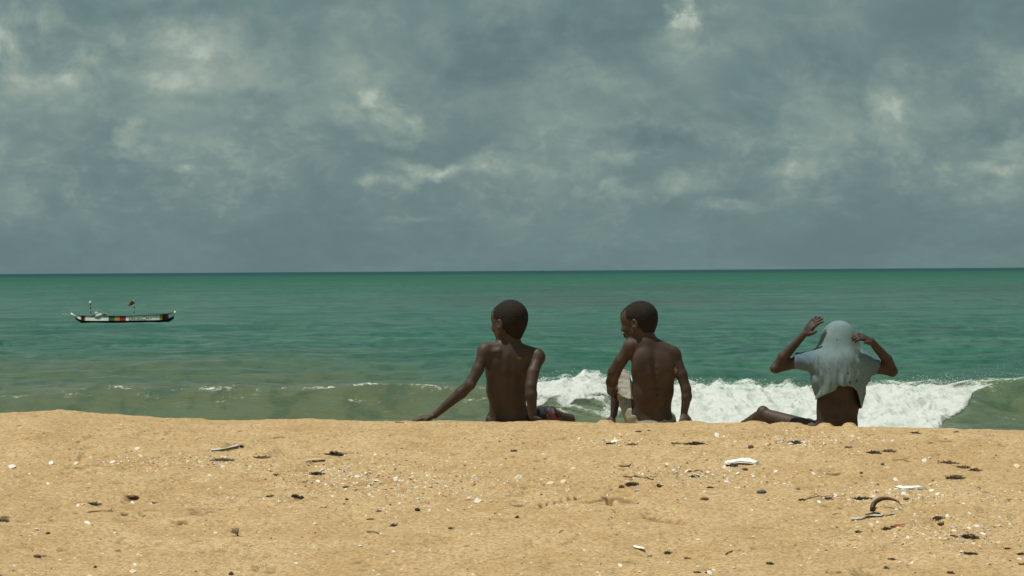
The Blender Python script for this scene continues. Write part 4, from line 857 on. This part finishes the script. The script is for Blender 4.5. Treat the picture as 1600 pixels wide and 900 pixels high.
BIG = [  # px, py, width px, kind, tone, label
 (116,707,8,'v',0,'bright white round shell standing alone on the upper left sand'),(214,701,11,'c',0,'flat white shell piece to the right of the lone round white shell, upper left sand'),
 (19,730,16,'c',0,'broad flat white shell at the left edge of the photo beside a dark speck'),(80,724,13,'c',0,'long thin white shell at the right end of the shell line on the far left'),
 (119,724,12,'c',1,'cream shell sliver right of the far left shell line'),(176,722,11,'c',0,'white broken shell at the left of the long faint shell line'),
 (328,742,8,'v',0,'rounded white shell on the slanting shell line below the pale strip'),(75,756,9,'c',0,'small white broken shell alone on the smooth sand at far left'),
 (545,744,14,'v',3,'large tan domed shell in the scatter right of the small black clump'),(504,734,8,'v',0,'white curved shell resting on top of the small black clump'),
 (539,711,5,'v',0,'tiny bright white shell touching the right end of the dark seaweed mound'),(509,757,7,'c',0,'white shell chip below the black clump, on the scatter edge'),
 (767,726,8,'v',1,'cream round shell alone on bare sand below the leftmost boy'),(810,746,13,'v',0,'brightest large white domed shell, alone below the leftmost boy'),
 (852,694,7,'v',0,'small white shell on bare sand just below the folded leg of the leftmost boy'),(849,709,6,'v',0,'small white shell a hand below another, under the leftmost boy'),
 (920,722,6,'v',0,'small bright shell on bare sand below the gap between the left and middle boys'),(896,732,11,'c',1,'flat slanted cream shell sliver below the gap between the left and middle boys'),
 (1075,736,16,'v',0,'wide white shell with a dark scrap beside it, below the middle boy'),(960,690,14,'c',0,'flat white shell lying on a dark scrap just below the middle boy'),
 (860,755,14,'c',1,'broad cream shell piece among the scatter right of the brightest domed shell'),(880,753,12,'c',1,'long tan shell at the right end of the scatter beside the brightest domed shell'),
 (1120,681,12,'c',0,'wide white shell piece near the crest between the middle and right boys'),(1332,681,7,'v',0,'small white shell near the crest just right of the right boy'),
 (1212,736,11,'c',0,'white shell pair on bare sand right of the big white bone'),(1271,740,9,'c',0,'pointed white shell right of the big white bone, alone'),
 (1235,758,11,'v',0,'rounded white shell beside a dark chip, lower right of the big white bone'),(1387,731,8,'c',1,'dull cream shell above the long white bone fragment'),
 (1399,750,13,'c',0,'thin flat white shell directly above the long white bone fragment'),(1454,757,9,'v',0,'rounded white shell at the right end of the long white bone fragment'),
 (1456,766,11,'c',0,'flat white shell just below the right end of the long white bone fragment'),(1444,720,11,'c',0,'white shell with a raised tip beside two others, right side of the sand'),
 (1452,715,7,'v',0,'upper of three bright shells in a row on the right side'),(1431,719,6,'v',0,'leftmost of three bright shells in a row on the right side'),
 (1589,729,15,'c',1,'cream broken shell lumps at the right edge of the photo'),(59,827,12,'v',0,'white oval shell on open sand at lower left with a dark shaded end'),
 (46,844,5,'v',0,'tiny round white shell below the white oval shell at lower left'),(137,817,13,'c',0,'long flat white shell on open sand below the dark left clump'),
 (179,832,7,'c',0,'small white shell on open sand at lower left, halfway to the feather'),(102,849,6,'v',2,'pale grey shell alone on the lower left sand'),
 (131,787,8,'v',0,'round white shell leaning on the left side of the dark left clump'),(122,790,9,'c',0,'flat white shell left of the round one beside the dark left clump'),
 (81,792,6,'v',0,'small white shell left of the dark left clump, on its own'),(207,785,8,'c',0,'white flat chip just below the brown clod in the lower left'),
 (185,858,7,'v',0,'white shell above a dark scrape in the lower left'),(211,882,9,'c',0,'upper of two white shells near the bottom edge at left'),(207,893,11,'v',0,'larger lower white shell near the bottom edge at left'),
 (140,899,9,'c',1,'shell cut by the bottom edge of the photo at left'),(366,779,11,'v',1,'cream oval shell below the slanting scatter, left of the black clusters'),
 (336,832,8,'c',0,'white shell sliver just left of the feather'),(492,818,9,'v',0,'white oval shell on open sand, left of the lying stick'),(564,853,11,'v',0,'ring-like white clam shell on open sand below the lying stick'),
 (462,865,6,'v',0,'small white shell on open sand left of the ring-like clam shell'),(592,897,8,'v',0,'white shell at the bottom edge, centre left'),(600,794,6,'v',0,'small white shell beside a brown scrap, below the central scatter'),
 (746,783,13,'v',0,'large white shell at the lower right end of the central scatter'),(734,777,9,'v',0,'white shell touching the upper left of the large one in the central scatter'),
 (654,779,9,'v',0,'bright shell at the lower edge of the central scatter, above the black pebble'),(671,798,9,'c',1,'cream shell just right of the black pebble'),
 (672,859,5,'c',0,'tiny white chip alone on the lower middle sand'),(737,835,8,'c',1,'cream chip under a brown scrap, lower middle sand'),(739,897,9,'c',1,'cream shell at the bottom edge, just left of centre'),
 (1071,779,6,'v',0,'bright little shell on bare sand above and right of the dug pit'),(897,845,5,'v',0,'small bright shell left of the white quill on the lower sand'),(969,884,9,'c',0,'slanted white shell near the bottom edge below the white quill'),
 (909,882,5,'v',0,'small upright white shell near the bottom edge, left of the slanted one'),(934,894,6,'v',0,'small white shell at the bottom edge between two brighter ones'),(1000,893,6,'v',0,'cream shell at the bottom edge right of the slanted white shell'),
 (1045,878,6,'v',0,'round white shell low on the sand, right of the slanted white shell'),(1147,887,7,'v',0,'round white shell near the bottom edge right of the flat pair'),(1162,866,9,'v',0,'white shell just right of the diagonal stick'),
 (1109,896,11,'c',0,'flat white shell at the bottom edge with dark scraps above it'),(1115,890,9,'c',0,'thin white shell just above the flat one at the bottom edge'),
 (1337,856,9,'v',0,'white oval shell on open sand below the curved brown pod'),(1266,872,9,'v',1,'cream shell on open sand in the lower right'),(1252,883,5,'v',0,'small bright round shell just below the cream one, lower right'),
 (1407,877,9,'v',0,'left one of two white shells side by side near the bottom right'),(1425,879,8,'c',0,'right one of two white shells side by side near the bottom right'),(1592,873,8,'v',0,'white shell at the right edge, above the dark scraps'),
 (1527,822,12,'c',0,'bright white broken shell above the dark lower right clump'),(1562,821,12,'v',1,'cream broad shell upper right of the dark lower right clump'),(1546,828,8,'v',1,'round cream shell between two bigger ones near the right edge'),
 (1535,834,12,'c',0,'white shell touching the right side of the dark lower right clump'),(1491,829,9,'c',0,'slanted white shell touching the upper left of the dark lower right clump'),(1455,841,8,'v',1,'cream oval shell left of the dark lower right clump'),
 (1515,802,7,'c',0,'small white shell above the bright broken one on the right'),(1480,806,9,'c',0,'white shell piece at the right end of a dark green scrap'),(1401,796,8,'c',1,'curved cream shell lying inside the arc of the brown pod'),
 (1371,816,8,'c',0,'bright angular shell just below the pale plastic strip'),(1362,820,10,'c',1,'cream shell left of the bright angular one, below the pale plastic strip'),(1460,869,7,'c',1,'cream chip on open sand at lower right'),
 (1304,775,12,'c',0,'large white shell on the dark twig line at the right'),(1391,771,10,'v',1,'cream domed shell directly above the curved brown pod'),(1465,772,10,'c',0,'flat white shell below the long bone fragment, right end'),
 (1280,784,12,'c',0,'thin white shell under the dark twig line at the right'),(1562,847,6,'v',0,'small white shell below the broad ones near the right edge'),(1521,849,8,'c',1,'cream chip directly below the dark lower right clump'),
 (1176,741,8,'v',0,'cream white oval shell below the right tip of the big white bone'),(1152,740,9,'c',0,'white shell with a dark edge below the middle of the big white bone'),(1132,730,10,'c',0,'thin white sliver below the left end of the big white bone'),
 (1135,752,10,'c',0,'flat white shell at the right end of the pale scatter under the big white bone')]
for (px, py, w, k_, mi_, lb) in BIG: shell(px, py, w, k_, mi_, lb, tilt=(random.uniform(.35, .8), random.uniform(-.25, .25)))
# scatters: many alike fragments, each an object of its own
ZONES = [((620, 755), (150, 26), 75, 'small shell fragment in the dense scatter below the leftmost boy', 'shell fragments in the central scatter', -.06),
 ((545, 748), (70, 16), 34, 'small shell fragment in the scatter around the tan domed shell', 'shell fragments round the tan shell', 0),
 ((1100, 743), (95, 12), 34, 'small shell fragment in the pale band below the middle boy', 'shell fragments in the band below the middle boy', -.05),
 ((960, 690), (50, 6), 16, 'tiny fragment of the shell patch just below the middle boy', 'shell fragments just below the middle boy', 0),
 ((300, 722), (130, 8), 26, 'small fragment in the faint shell line on the left sand', 'shell fragments in the left line', -.04),
 ((1420, 770), (120, 12), 34, 'small fragment in the shell band around the long bone fragment', 'shell fragments round the long bone', -.02),
 ((1500, 830), (120, 16), 26, 'small fragment in the shell patch around the lower right clump', 'shell fragments at lower right', 0),
 ((1250, 692), (90, 12), 20, 'tiny fragment scattered below the right boy', 'shell fragments below the right boy', 0)]
for (c, r, n, lb, gr, sl_) in ZONES:
    for i in range(n):
        dx = random.gauss(0, .5)*r[0]; px = c[0]+dx; py = c[1]+random.gauss(0, .5)*r[1]+dx*sl_*-1.0
        if not 5 < px < 1595: px = c[0]
        w_, k_, m_ = random.choice((4, 4, 5, 5, 6, 7, 9)), random.choice('ccv'), random.choice((0, 0, 1, 1, 2, 3))
        tone = ('white', 'cream', 'pale grey', 'tan')[m_]; size = 'larger' if w_ > 6 else 'tiny' if w_ < 5 else 'small'
        shell(px, py, w_, k_, m_, '%s %s %s' % (size, tone, lb.replace('tiny ', '').replace('small ', '').replace('shell fragment', 'fragment').replace('fragment', 'rounded shell' if k_ == 'v' else 'flat chip')), gr)
# shell grit nobody could count
n = 7500; V = []; Fc = []; gm = []
gx = []; gy = []
while len(gx) < n:
    px = rng.uniform(-60, 1660); py = 662+238*rng.random()**1.15
    w_ = .06+ .9*sum(math.exp(-((px-c[0])/(r[0]*1.2))**2-((py-c[1])/(r[1]*1.3))**2) for c, r, *_ in ZONES)
    if rng.random() < w_: gx.append(px); gy.append(py)
gx, gy = plane_at(np.array(gx), np.array(gy)); gz = sand_h(gx, gy); rs = rng.uniform(.0022, .0058, n)*rng.choice((1, 1, 1.6, 2.4), n)
tetra = np.array([[1.1, 0, -.2], [-.6, .7, -.2], [-.5, -.8, -.2], [.0, .1, .45]]); tf_ = np.array([[0, 1, 3], [1, 2, 3], [2, 0, 3], [0, 2, 1]])
an = rng.uniform(0, 6.28, n); cs_, sn_ = np.cos(an), np.sin(an)
tv = np.stack([tetra[:, 0][None]*cs_[:, None]-tetra[:, 1][None]*sn_[:, None], tetra[:, 0][None]*sn_[:, None]+tetra[:, 1][None]*cs_[:, None], np.tile(tetra[:, 2], (n, 1))], -1)
V = (np.stack([gx, gy, gz+.001], -1)[:, None, :]+tv*rs[:, None, None]).reshape(-1, 3); Fc = (np.arange(n)[:, None, None]*4+tf_[None]).reshape(-1, 3)
mi_ = np.repeat(rng.choice([0, 0, 1, 1, 1, 2, 3, 3, 4, 5], n), 4)
tag(obj('shell_grit', mesh('shell_grit', V, Fc, mSh+[mDS, mDk[1]], False, mi_)), 'crumbs of shell, grit and sand clods strewn over the beach', 'shell grit', kind='stuff')

def clump(px, py, w, h, mi, label, cat='seaweed', dens=1.0, deep=1.0, name='seaweed_clump', curl=1.0, sand_part=False):
    p = ground(px, py+h*.35); s = p[1]/F; wx = w*s/2; hz = max(h*s*.6, .004); wy = max(wx*.55*deep, .012)
    V = []; Fc = []; n = int((50+w*5)*dens)
    for i in range(n):
        a = random.uniform(0, 6.28); r = math.sqrt(random.random()); x0, y0 = r*math.cos(a)*wx, r*math.sin(a)*wy
        zt = hz*.75*(1-r*r*.8)*random.random(); L = random.uniform(.25, .7)*min(wx*1.2, .035); th = random.uniform(-.7, .7)+random.choice((0, math.pi)); up = random.uniform(-.3, .25)*curl
        pts = [(x0, y0, zt-.002)]
        for q in range(4):
            th += random.uniform(-1.2, 1.2); up += random.uniform(-.6, .4); c_ = math.cos(up)
            l = pts[-1]; pts.append((l[0]+math.cos(th)*c_*L/4, l[1]+math.sin(th)*c_*L/4, max(l[2]+math.sin(up)*L/4, -.002)))
        rr = random.uniform(.0010, .0024)*p[1]/14; v_, f_ = tube(pts, [rr, rr*1.2, rr, rr*.8, rr*.3], 3, False)
        b = len(V); V += v_; Fc += [tuple(k+b for k in f) for f in f_]
    o = obj(name, mesh(name, V, Fc, mDk[mi], False), None, p); tag(o, label, cat); return o
def twig(px1, py1, px2, py2, r, label, m=None, name='twig', cat='twig', bend=.02, lift=.004, branches=0):
    a = ground(px1, py1); b = ground(px2, py2); pts = []; L = np.linalg.norm(b-a)
    for q in range(9):
        f = q/8; p = a*(1-f)+b*f+np.array([0, math.sin(f*5+px1)*bend*L, 0]); p[2] = float(sand_h(p[0], p[1]))+lift*math.sin(f*math.pi)+r*.5; pts.append(p-a)
    v_, f_ = tube(pts, [r*(1-.5*q/8)*random.uniform(.8, 1.2) for q in range(9)], 6)
    for k in range(branches):
        q = random.randint(1, 7); p = pts[q]; dr = np.array([random.uniform(-1, 1), random.uniform(-1, 1), .5])*L*.14
        v2, f2 = tube([p, p+dr*.6, p+dr], [r*.6, r*.5, r*.3], 4); bb = len(v_); v_ = v_+v2; f_ = f_+[tuple(i+bb for i in f) for f in f2]
    o = obj(name, mesh(name, v_, f_, m or mBr), None, a); tag(o, label, cat); return o
def pebble(px, py, w, h, m, label, name='pebble', cat='pebble'):
    p = ground(px, py+h*.3); s = p[1]/F; rough = m in (mDS, mPbr) or 'clod' in name; V_, F_ = icos(1, 3 if rough else 2, .16 if rough else .05); 
    o = obj(name, mesh(name, [(v.x*w*s/2, v.y*w*s*.38, v.z*max(h*s*.5, .003)) for v in V_], F_, m), None, p+np.array([0, 0, h*s*.22])); o.rotation_euler.z = random.uniform(-.4, .4); tag(o, label, cat); return o
CLUMPS = [(523,706,30,13,0,'large dark seaweed mound on the upper middle-left sand, left of a tiny white shell'),(495,738,22,8,0,'small black seaweed clump with a white shell on top'),
 (431,741,14,5,1,'small brown seaweed scrap left of the black clump with the shell'),(408,713,27,6,1,'flat dark seaweed streak left of the large seaweed mound'),(346,717,36,5,1,'thin brown seaweed streak along the left shell line'),
 (377,695,8,7,0,'small dark tuft at the right end of the pale strip'),(541,760,11,5,1,'brown oval scrap below the tan domed shell'),(461,773,13,9,0,'left black cluster of the pair below the central scatter'),
 (471,775,9,7,0,'right black cluster of the pair below the central scatter'),(424,774,15,5,2,'grey-green scrap just left of the pair of black clusters'),(146,785,22,9,2,'dark grass-like clump with two white shells at its left, lower left'),
 (5,811,14,10,1,'brown clump cut by the left edge of the photo'),(242,785,10,3,0,'thin dark scrap right of the brown clod, lower left'),(592,797,9,6,1,'brown scrap touching a small white shell below the central scatter'),
 (579,810,11,5,1,'brown scrap above the lying stick, left of the twig pieces'),(615,819,12,7,0,'dark crooked scrap upper right of the lying stick'),(705,824,9,5,2,'grey scrap alone on the open lower middle sand'),
 (997,673,9,5,1,'dark speck of weed right under the middle boy'),(1014,672,6,3,1,'smaller dark speck right of another under the middle boy'),(955,692,14,4,0,'dark scrap under the flat white shell below the middle boy'),
 (1057,692,16,5,1,'short dark strip left of the longer one below the middle boy'),(1086,691,32,8,0,'longer dark seaweed strip below the right arm of the middle boy'),(988,694,14,4,1,'thin brown strip right of the shell patch below the middle boy'),
 (803,703,10,5,0,'dark scrap on the sand below the right hand of the leftmost boy'),(988,754,19,9,0,'black chunk with an orange shell beside it, below the long twig'),(1030,757,16,7,2,'dark grey clump right of the black chunk'),
 (972,758,9,10,1,'thin upright tuft left of the black chunk'),(1087,743,15,6,0,'black scrap under the wide white shell, below the middle boy'),(1109,760,10,5,0,'lone dark scrap right of the black scrap under the wide shell'),
 (1243,689,21,12,2,'dark seaweed clump right under the seat of the right boy'),(1366,705,24,10,0,'left half of the big seaweed band right of the right boy'),(1389,703,22,8,1,'right half of the big seaweed band right of the right boy'),
 (1430,675,14,5,0,'small dark scrap right at the sand crest on the right'),(1494,674,8,4,1,'tiny dark scrap at the sand crest near the right edge'),(1325,698,12,4,1,'little brown scrap left of the big seaweed band'),
 (1480,721,32,7,1,'feathery brown seaweed twig line left of the three-scrap group'),(1503,728,22,6,1,'dark scrap between the feathery twig line and the clump beside it'),(1523,732,20,10,1,'tangled dark clump at the right end of the feathery twig line'),
 (1493,743,28,12,2,'big tilted grey seaweed clump in the right part of the sand'),(1346,777,36,7,0,'long black seaweed streak above the curved brown pod'),(1253,779,9,5,0,'small black scrap at the left end of the dark twig line'),
 (1292,778,16,4,0,'black scrap beside the large white shell on the twig line'),(1366,801,26,14,0,'black seaweed tangle at the left foot of the curved brown pod'),(1354,806,10,6,1,'brown seaweed scrap left of the tangle at the pod foot'),
 (1386,824,16,6,0,'dark scrap left of the red thread'),(1395,821,8,8,1,'small upright tuft beside the red thread'),(1341,829,9,8,2,'tiny fork-shaped scrap left of the red thread'),(1467,807,18,6,2,'dark green scrap with white shell at its end, right side'),
 (1472,817,13,3,2,'thin dark strip under the dark green scrap'),(1513,835,30,15,0,'largest black clump in the lower right'),(1490,836,12,5,1,'brown scrap at the left of the largest lower right clump'),(1514,863,26,6,0,'dark flat streak below the largest lower right clump'),
 (1596,864,14,6,0,'dark scrap at the right edge above another'),(1597,880,12,6,0,'dark scrap at the right edge, lowest of all'),(1485,893,12,7,0,'small dark scrap near the bottom right corner'),(1384,885,9,9,2,'faint grey tuft near the bottom, right side'),
 (1394,872,14,4,0,'dark speck line left of the two white shells at lower right'),(1203,878,11,9,0,'dark tuft low on the sand, right of centre'),(1574,856,10,4,0,'small dark scrap near the right edge under the cream shells'),
 (808,806,6,9,0,'small upright dark tuft below the brightest domed shell'),(1043,862,11,5,0,'dark scrap left of the diagonal stick, upper one'),(1074,871,10,5,1,'brown scrap between the dark scrap and the diagonal stick'),
 (1089,893,13,5,0,'black scrap at the bottom edge, left of the flat shells'),(1106,893,10,5,0,'black scrap right against the flat shells at the bottom edge'),(361,893,7,14,0,'dark upright weed stub at the bottom edge below the feather'),
 (149,884,5,7,0,'small black upright scrap near the bottom left'),(542,778,5,7,0,'small black upright speck left of the central scatter'),(375,767,0,0,0,'')]
for c in CLUMPS:
    if c[2]: clump(*c[:5], c[5])
twig(692, 0, 0, 0, 0, '') if False else None
TW = [(573,832,592,834,.0035,'short dark stick lying on open sand in the lower middle',0),(1134,867,1144,862,.004,'short diagonal dark stick low on the sand',0),(974,745,1026,750,.0035,'long dark twig above the black chunk, below the middle boy',3),
 (1190,722,0,0,0,'',0),(1395,719,1422,722,.002,'thin dark twig above the big tilted clump',3),(1255,782,1320,775,.0022,'dark wiry twig line linking the shells on the right',4),(1084,737,1098,738,.003,'small dark twig right of the wide white shell',0),
 (135,801,180,799,.003,'thin crooked dark twig below the dark left clump',2),(300,773,262,768,0,'',0),(1329,845,1343,845,.0016,'very thin dark twig on open sand below the pale strip',0),(614,672,632,673,0,'',0),(844,660,0,0,0,''  ,0),
 (617,660,632,661,.003,'small brown stick at the crest beside the far left hand',0),(426,685,444,684,.0022,'thin brown twig ending in a pale tip, upper middle-left',0),(1300,804,1315,803,.0016,'thin faint twig left of the pale plastic strip',0),
 (870,845,886,829,0,'',0),(874,833,879,829,.002,'tiny slanted twig on the lower middle sand',0),(968,729,988,724,.003,'short brown twig on bare sand below the middle boy',0)]
for a in TW:
    if a[4]: twig(*a[:4], a[4], a[5], branches=a[6])
mPb = simple('dark_pebble', (.022, .024, .022), .5, .3, 80, .2); mPg = simple('grey_pebble', (.13, .13, .12), .5, .3, 60, .2); mPbr = simple('brown_pebble', (.13, .07, .035), .7, .3, 60, .2)
pebble(652, 796, 9, 6, mPb, 'round black pebble on open sand below the central shell scatter'); pebble(1190, 768, 16, 8, mPg, 'dark grey oval pebble right of the pale shell band, lower than the big bone')
pebble(75, 833, 7, 5, mPbr, 'small brown pebble right of the white oval shell at lower left'); pebble(58, 869, 12, 6, mPbr, 'flat brown pebble low on the left sand'); pebble(1379, 725, 6, 6, mPg, 'small upright grey pebble below the big seaweed band')
pebble(1416, 779, 11, 5, mPg, 'grey pebble with a white edge right above the curved brown pod'); pebble(1173, 698, 10, 7, simple('rust_pebble', (.17, .10, .06), .9), 'pointed brown clod on the sand between the middle and right boys')
pebble(1346, 739, 6, 4, mPb, 'tiny black pebble below the right boy, on bare sand'); pebble(1101, 779, 14, 5, mDS, 'brown sand clod right of the dug pit', 'sand_clod', 'clod'); pebble(205, 776, 22, 7, mDS, 'brown crumbly sand clod, lower left', 'sand_clod', 'clod')
pebble(985, 749, 7, 4, simple('orange_shell', (.55, .26, .07), .5), 'orange shell piece on the black chunk below the middle boy', 'shell_fragment', 'shell')
pebble(1015, 868, 8, 5, simple('lavender_chip', (.33, .32, .38), .5), 'pale lavender chip right of the white quill', 'stone_chip', 'chip'); pebble(996, 766, 11, 4, simple('lilac_chip', (.42, .42, .50), .5), 'pale lilac flat chip below the black chunk', 'stone_chip', 'chip')
pebble(1164, 733, 9, 5, mPbr, 'brown nut-like clod under the right half of the big white bone')
# big white cuttlebone, folded plate with a raised back edge
def bone(px1, py1, px2, py2, wdt, hgt, label, m, name='cuttlebone', seed=1):
    a = ground(px1, py1); b = ground(px2, py2); c = (a+b)/2; L = abs(b[0]-a[0]); rnd = random.Random(seed); V = []; nL, nW = 18, 9
    for lay in (0, 1):
        for i in range(nL):
            f = i/(nL-1); e = (1-(2*f-.92)**2/1.2)**.5 if abs(2*f-.92) < 1.09 else .05; e = max(e, .12)
            for j in range(nW):
                g = j/(nW-1)*2-1; x = (f-.5)*L+.04*L*g*.4; y = g*wdt*e*.5+rnd.uniform(-1, 1)*.003
                z = hgt*(.35+.65*(g*.5+.5))*e+hgt*.35*math.sin(f*7+g*3+seed)*.6
                V.append((x+.010*math.sin(g*4+f*7), y+.006*math.sin(f*17+seed), (z+rnd.uniform(-1, 1)*.0025 if lay == 0 else z*.75-.006)))
    F_ = []
    for lay in (0, 1):
        o_ = lay*nL*nW
        for i in range(nL-1):
            for j in range(nW-1):
                q = (o_+i*nW+j, o_+(i+1)*nW+j, o_+(i+1)*nW+j+1, o_+i*nW+j+1); F_.append(q if lay == 0 else q[::-1])
    rim = [i*nW for i in range(nL)]+[(nL-1)*nW+j for j in range(1, nW)]+[i*nW+nW-1 for i in range(nL-2, -1, -1)]+[j for j in range(nW-2, 0, -1)]
    for k in range(len(rim)): p, q = rim[k], rim[(k+1) % len(rim)]; F_.append((p, p+nL*nW, q+nL*nW, q)[::-1])
    o = obj(name, mesh(name, V, F_, m), None, c+np.array([0, 0, .004])); tag(o, label, 'bone'); return o
mBone = simple('chalky_bone', (.80, .79, .73), .8, .06, 40, .3, .2, .003)
bone(1134, 724, 1184, 726, .075, .024, 'large bright white cuttlebone lying between the middle and right boys', mBone)
o = bone(1401, 766, 1443, 763, .05, .014, 'long ragged white bone fragment in the shell band on the right', mBone, 'bone_fragment', 5)
clump(1143, 726, 22, 6, 0, 'dark strands added as shade under the left end of the large cuttlebone')  # strands added for the shadow below the overhanging left end of the bone
# curved brown pod standing in an arc
a = ground(1364, 800); b = ground(1409, 797); c = (a+b)/2; pts = []; rad = []
for q in range(17):
    f = q/16; th = math.pi*(1-f); R_ = (b[0]-a[0])/2
    pts.append((R_*math.cos(th), .05*math.sin(th)-.02*f, (.058)*math.sin(th)**.8+.002)); rad.append((.003+.009*1.15)*math.sin(min(1, (1-f)*1.25+.05)*math.pi*.5)*(1-f)**.35*1.0)
mPod, t = mat('reddish_pod'); co = t.n('TexCoord').outputs['Object']; s3 = t.n('SeparateXYZ', {0: co})
cc = t.mix(t.mr(s3.outputs[0], -.06, .06), (.030, .018, .014), (.20, .060, .028)); cc = t.mix(t.mr(t.noise(co, 50, 4), .4, .6), cc, (.07, .022, .014))
out(t, t.n('BsdfPrincipled', {'Base Color': cc, 'Roughness': .6}).outputs[0])
tag(obj('seed_pod', mesh('seed_pod', *tube(pts, rad, 8), mPod), None, c), 'curved reddish-brown seed pod arching up from the sand on the right', 'seed pod')
def strip(pxs, w, label, m, name='plastic_strip', cat='strip', lift=.004):
    P_ = [ground(*q) for q in pxs]; o0 = P_[0].copy(); V = []
    for k, p in enumerate(P_):
        for dz in (0, .002):
            for s in (-1, 1): V.append((p[0]-o0[0], p[1]-o0[1]+s*w/2, float(base_h(p[0], p[1]+s*w/2))+max(0, p[2]-float(base_h(p[0], p[1])))-o0[2]+lift+dz+.002*s*math.sin(k*1.3)))
    F_ = []
    for k in range(len(P_)-1):
        b = k*4; F_ += [(b+2, b+3, b+7, b+6), (b, b+4, b+5, b+1), (b, b+2, b+6, b+4), (b+1, b+5, b+7, b+3)]
    F_ += [(0, 1, 3, 2), (len(P_)*4-4, len(P_)*4-2, len(P_)*4-1, len(P_)*4-3)]
    o = obj(name, mesh(name, V, F_, m, False), None, o0); tag(o, label, cat)
mPl = simple('milky_plastic', (.50, .49, .43), .4, .08, 30); mPs = simple('sandy_plastic', (.50, .45, .33), .5, .15, 30)
strip([(1329+q*6.8, 813-q*.9+.8*math.sin(q)) for q in range(11)], .026, 'long pale grey plastic strip just below the curved seed pod', mPl)
strip([(330+q*6, 704-q*.2-(q/7)**2*4.5) for q in range(8)], .040, 'pale curved plastic strip ending at a dark tuft, upper left sand', mPl)
strip([(990, 855), (995, 857), (1001, 859), (1007, 862)], .030, 'white quill-like sliver on the lower middle sand', mBone, 'quill', 'quill')
strip([(1397, 823), (1402, 822.4), (1407, 822.8), (1413, 822)], .02, 'short red thread beside a dark scrap, lower right', simple('red_thread', (.48, .03, .02), .7), 'red_thread', 'thread', .006)
strip([(478, 722), (488, 721), (498, 721), (508, 720)], .022, 'faint whitish strip pressed into the sand below the large seaweed mound', mPs)
# small feather: a quill stub with soft vane planted in the sand
fp = ground(372, 838); fe = empty('feather', fp); tag(fe, 'small dull grey feather stuck upright in the lower left sand', 'feather')
mFe = simple('feather_grey', (.40, .34, .23), .9, .25, 90, .3); s = fp[1]/F
obj('quill', mesh('quill', *tube([(0.004, 0, -.004), (-.004, 0, .012), (-.012, .004, .04)], [.004, .003, .0012], 6), simple('dark_quill', (.05, .035, .025), .7)), fe)
V = []; Fc = []
for k in range(70):
    f = random.random(); a = random.uniform(-1.15, .35)+.1; L = random.uniform(.018, .040); x0, z0 = -.002-.012*f, .004+.014*f
    pts = [(x0, random.uniform(-.004, .004), z0), (x0+math.sin(a)*L*.5, random.uniform(-.008, .008), z0+math.cos(a)*L*.5), (x0+math.sin(a*1.15)*L, random.uniform(-.012, .012), z0+math.cos(a*1.2)*L*.85)]
    v_, f_ = tube(pts, [.0014, .0016, .0007], 3, False); b = len(V); V += v_; Fc += [tuple(i+b for i in f) for f in f_]
obj('vane', mesh('vane', V, Fc, mFe, False), fe)
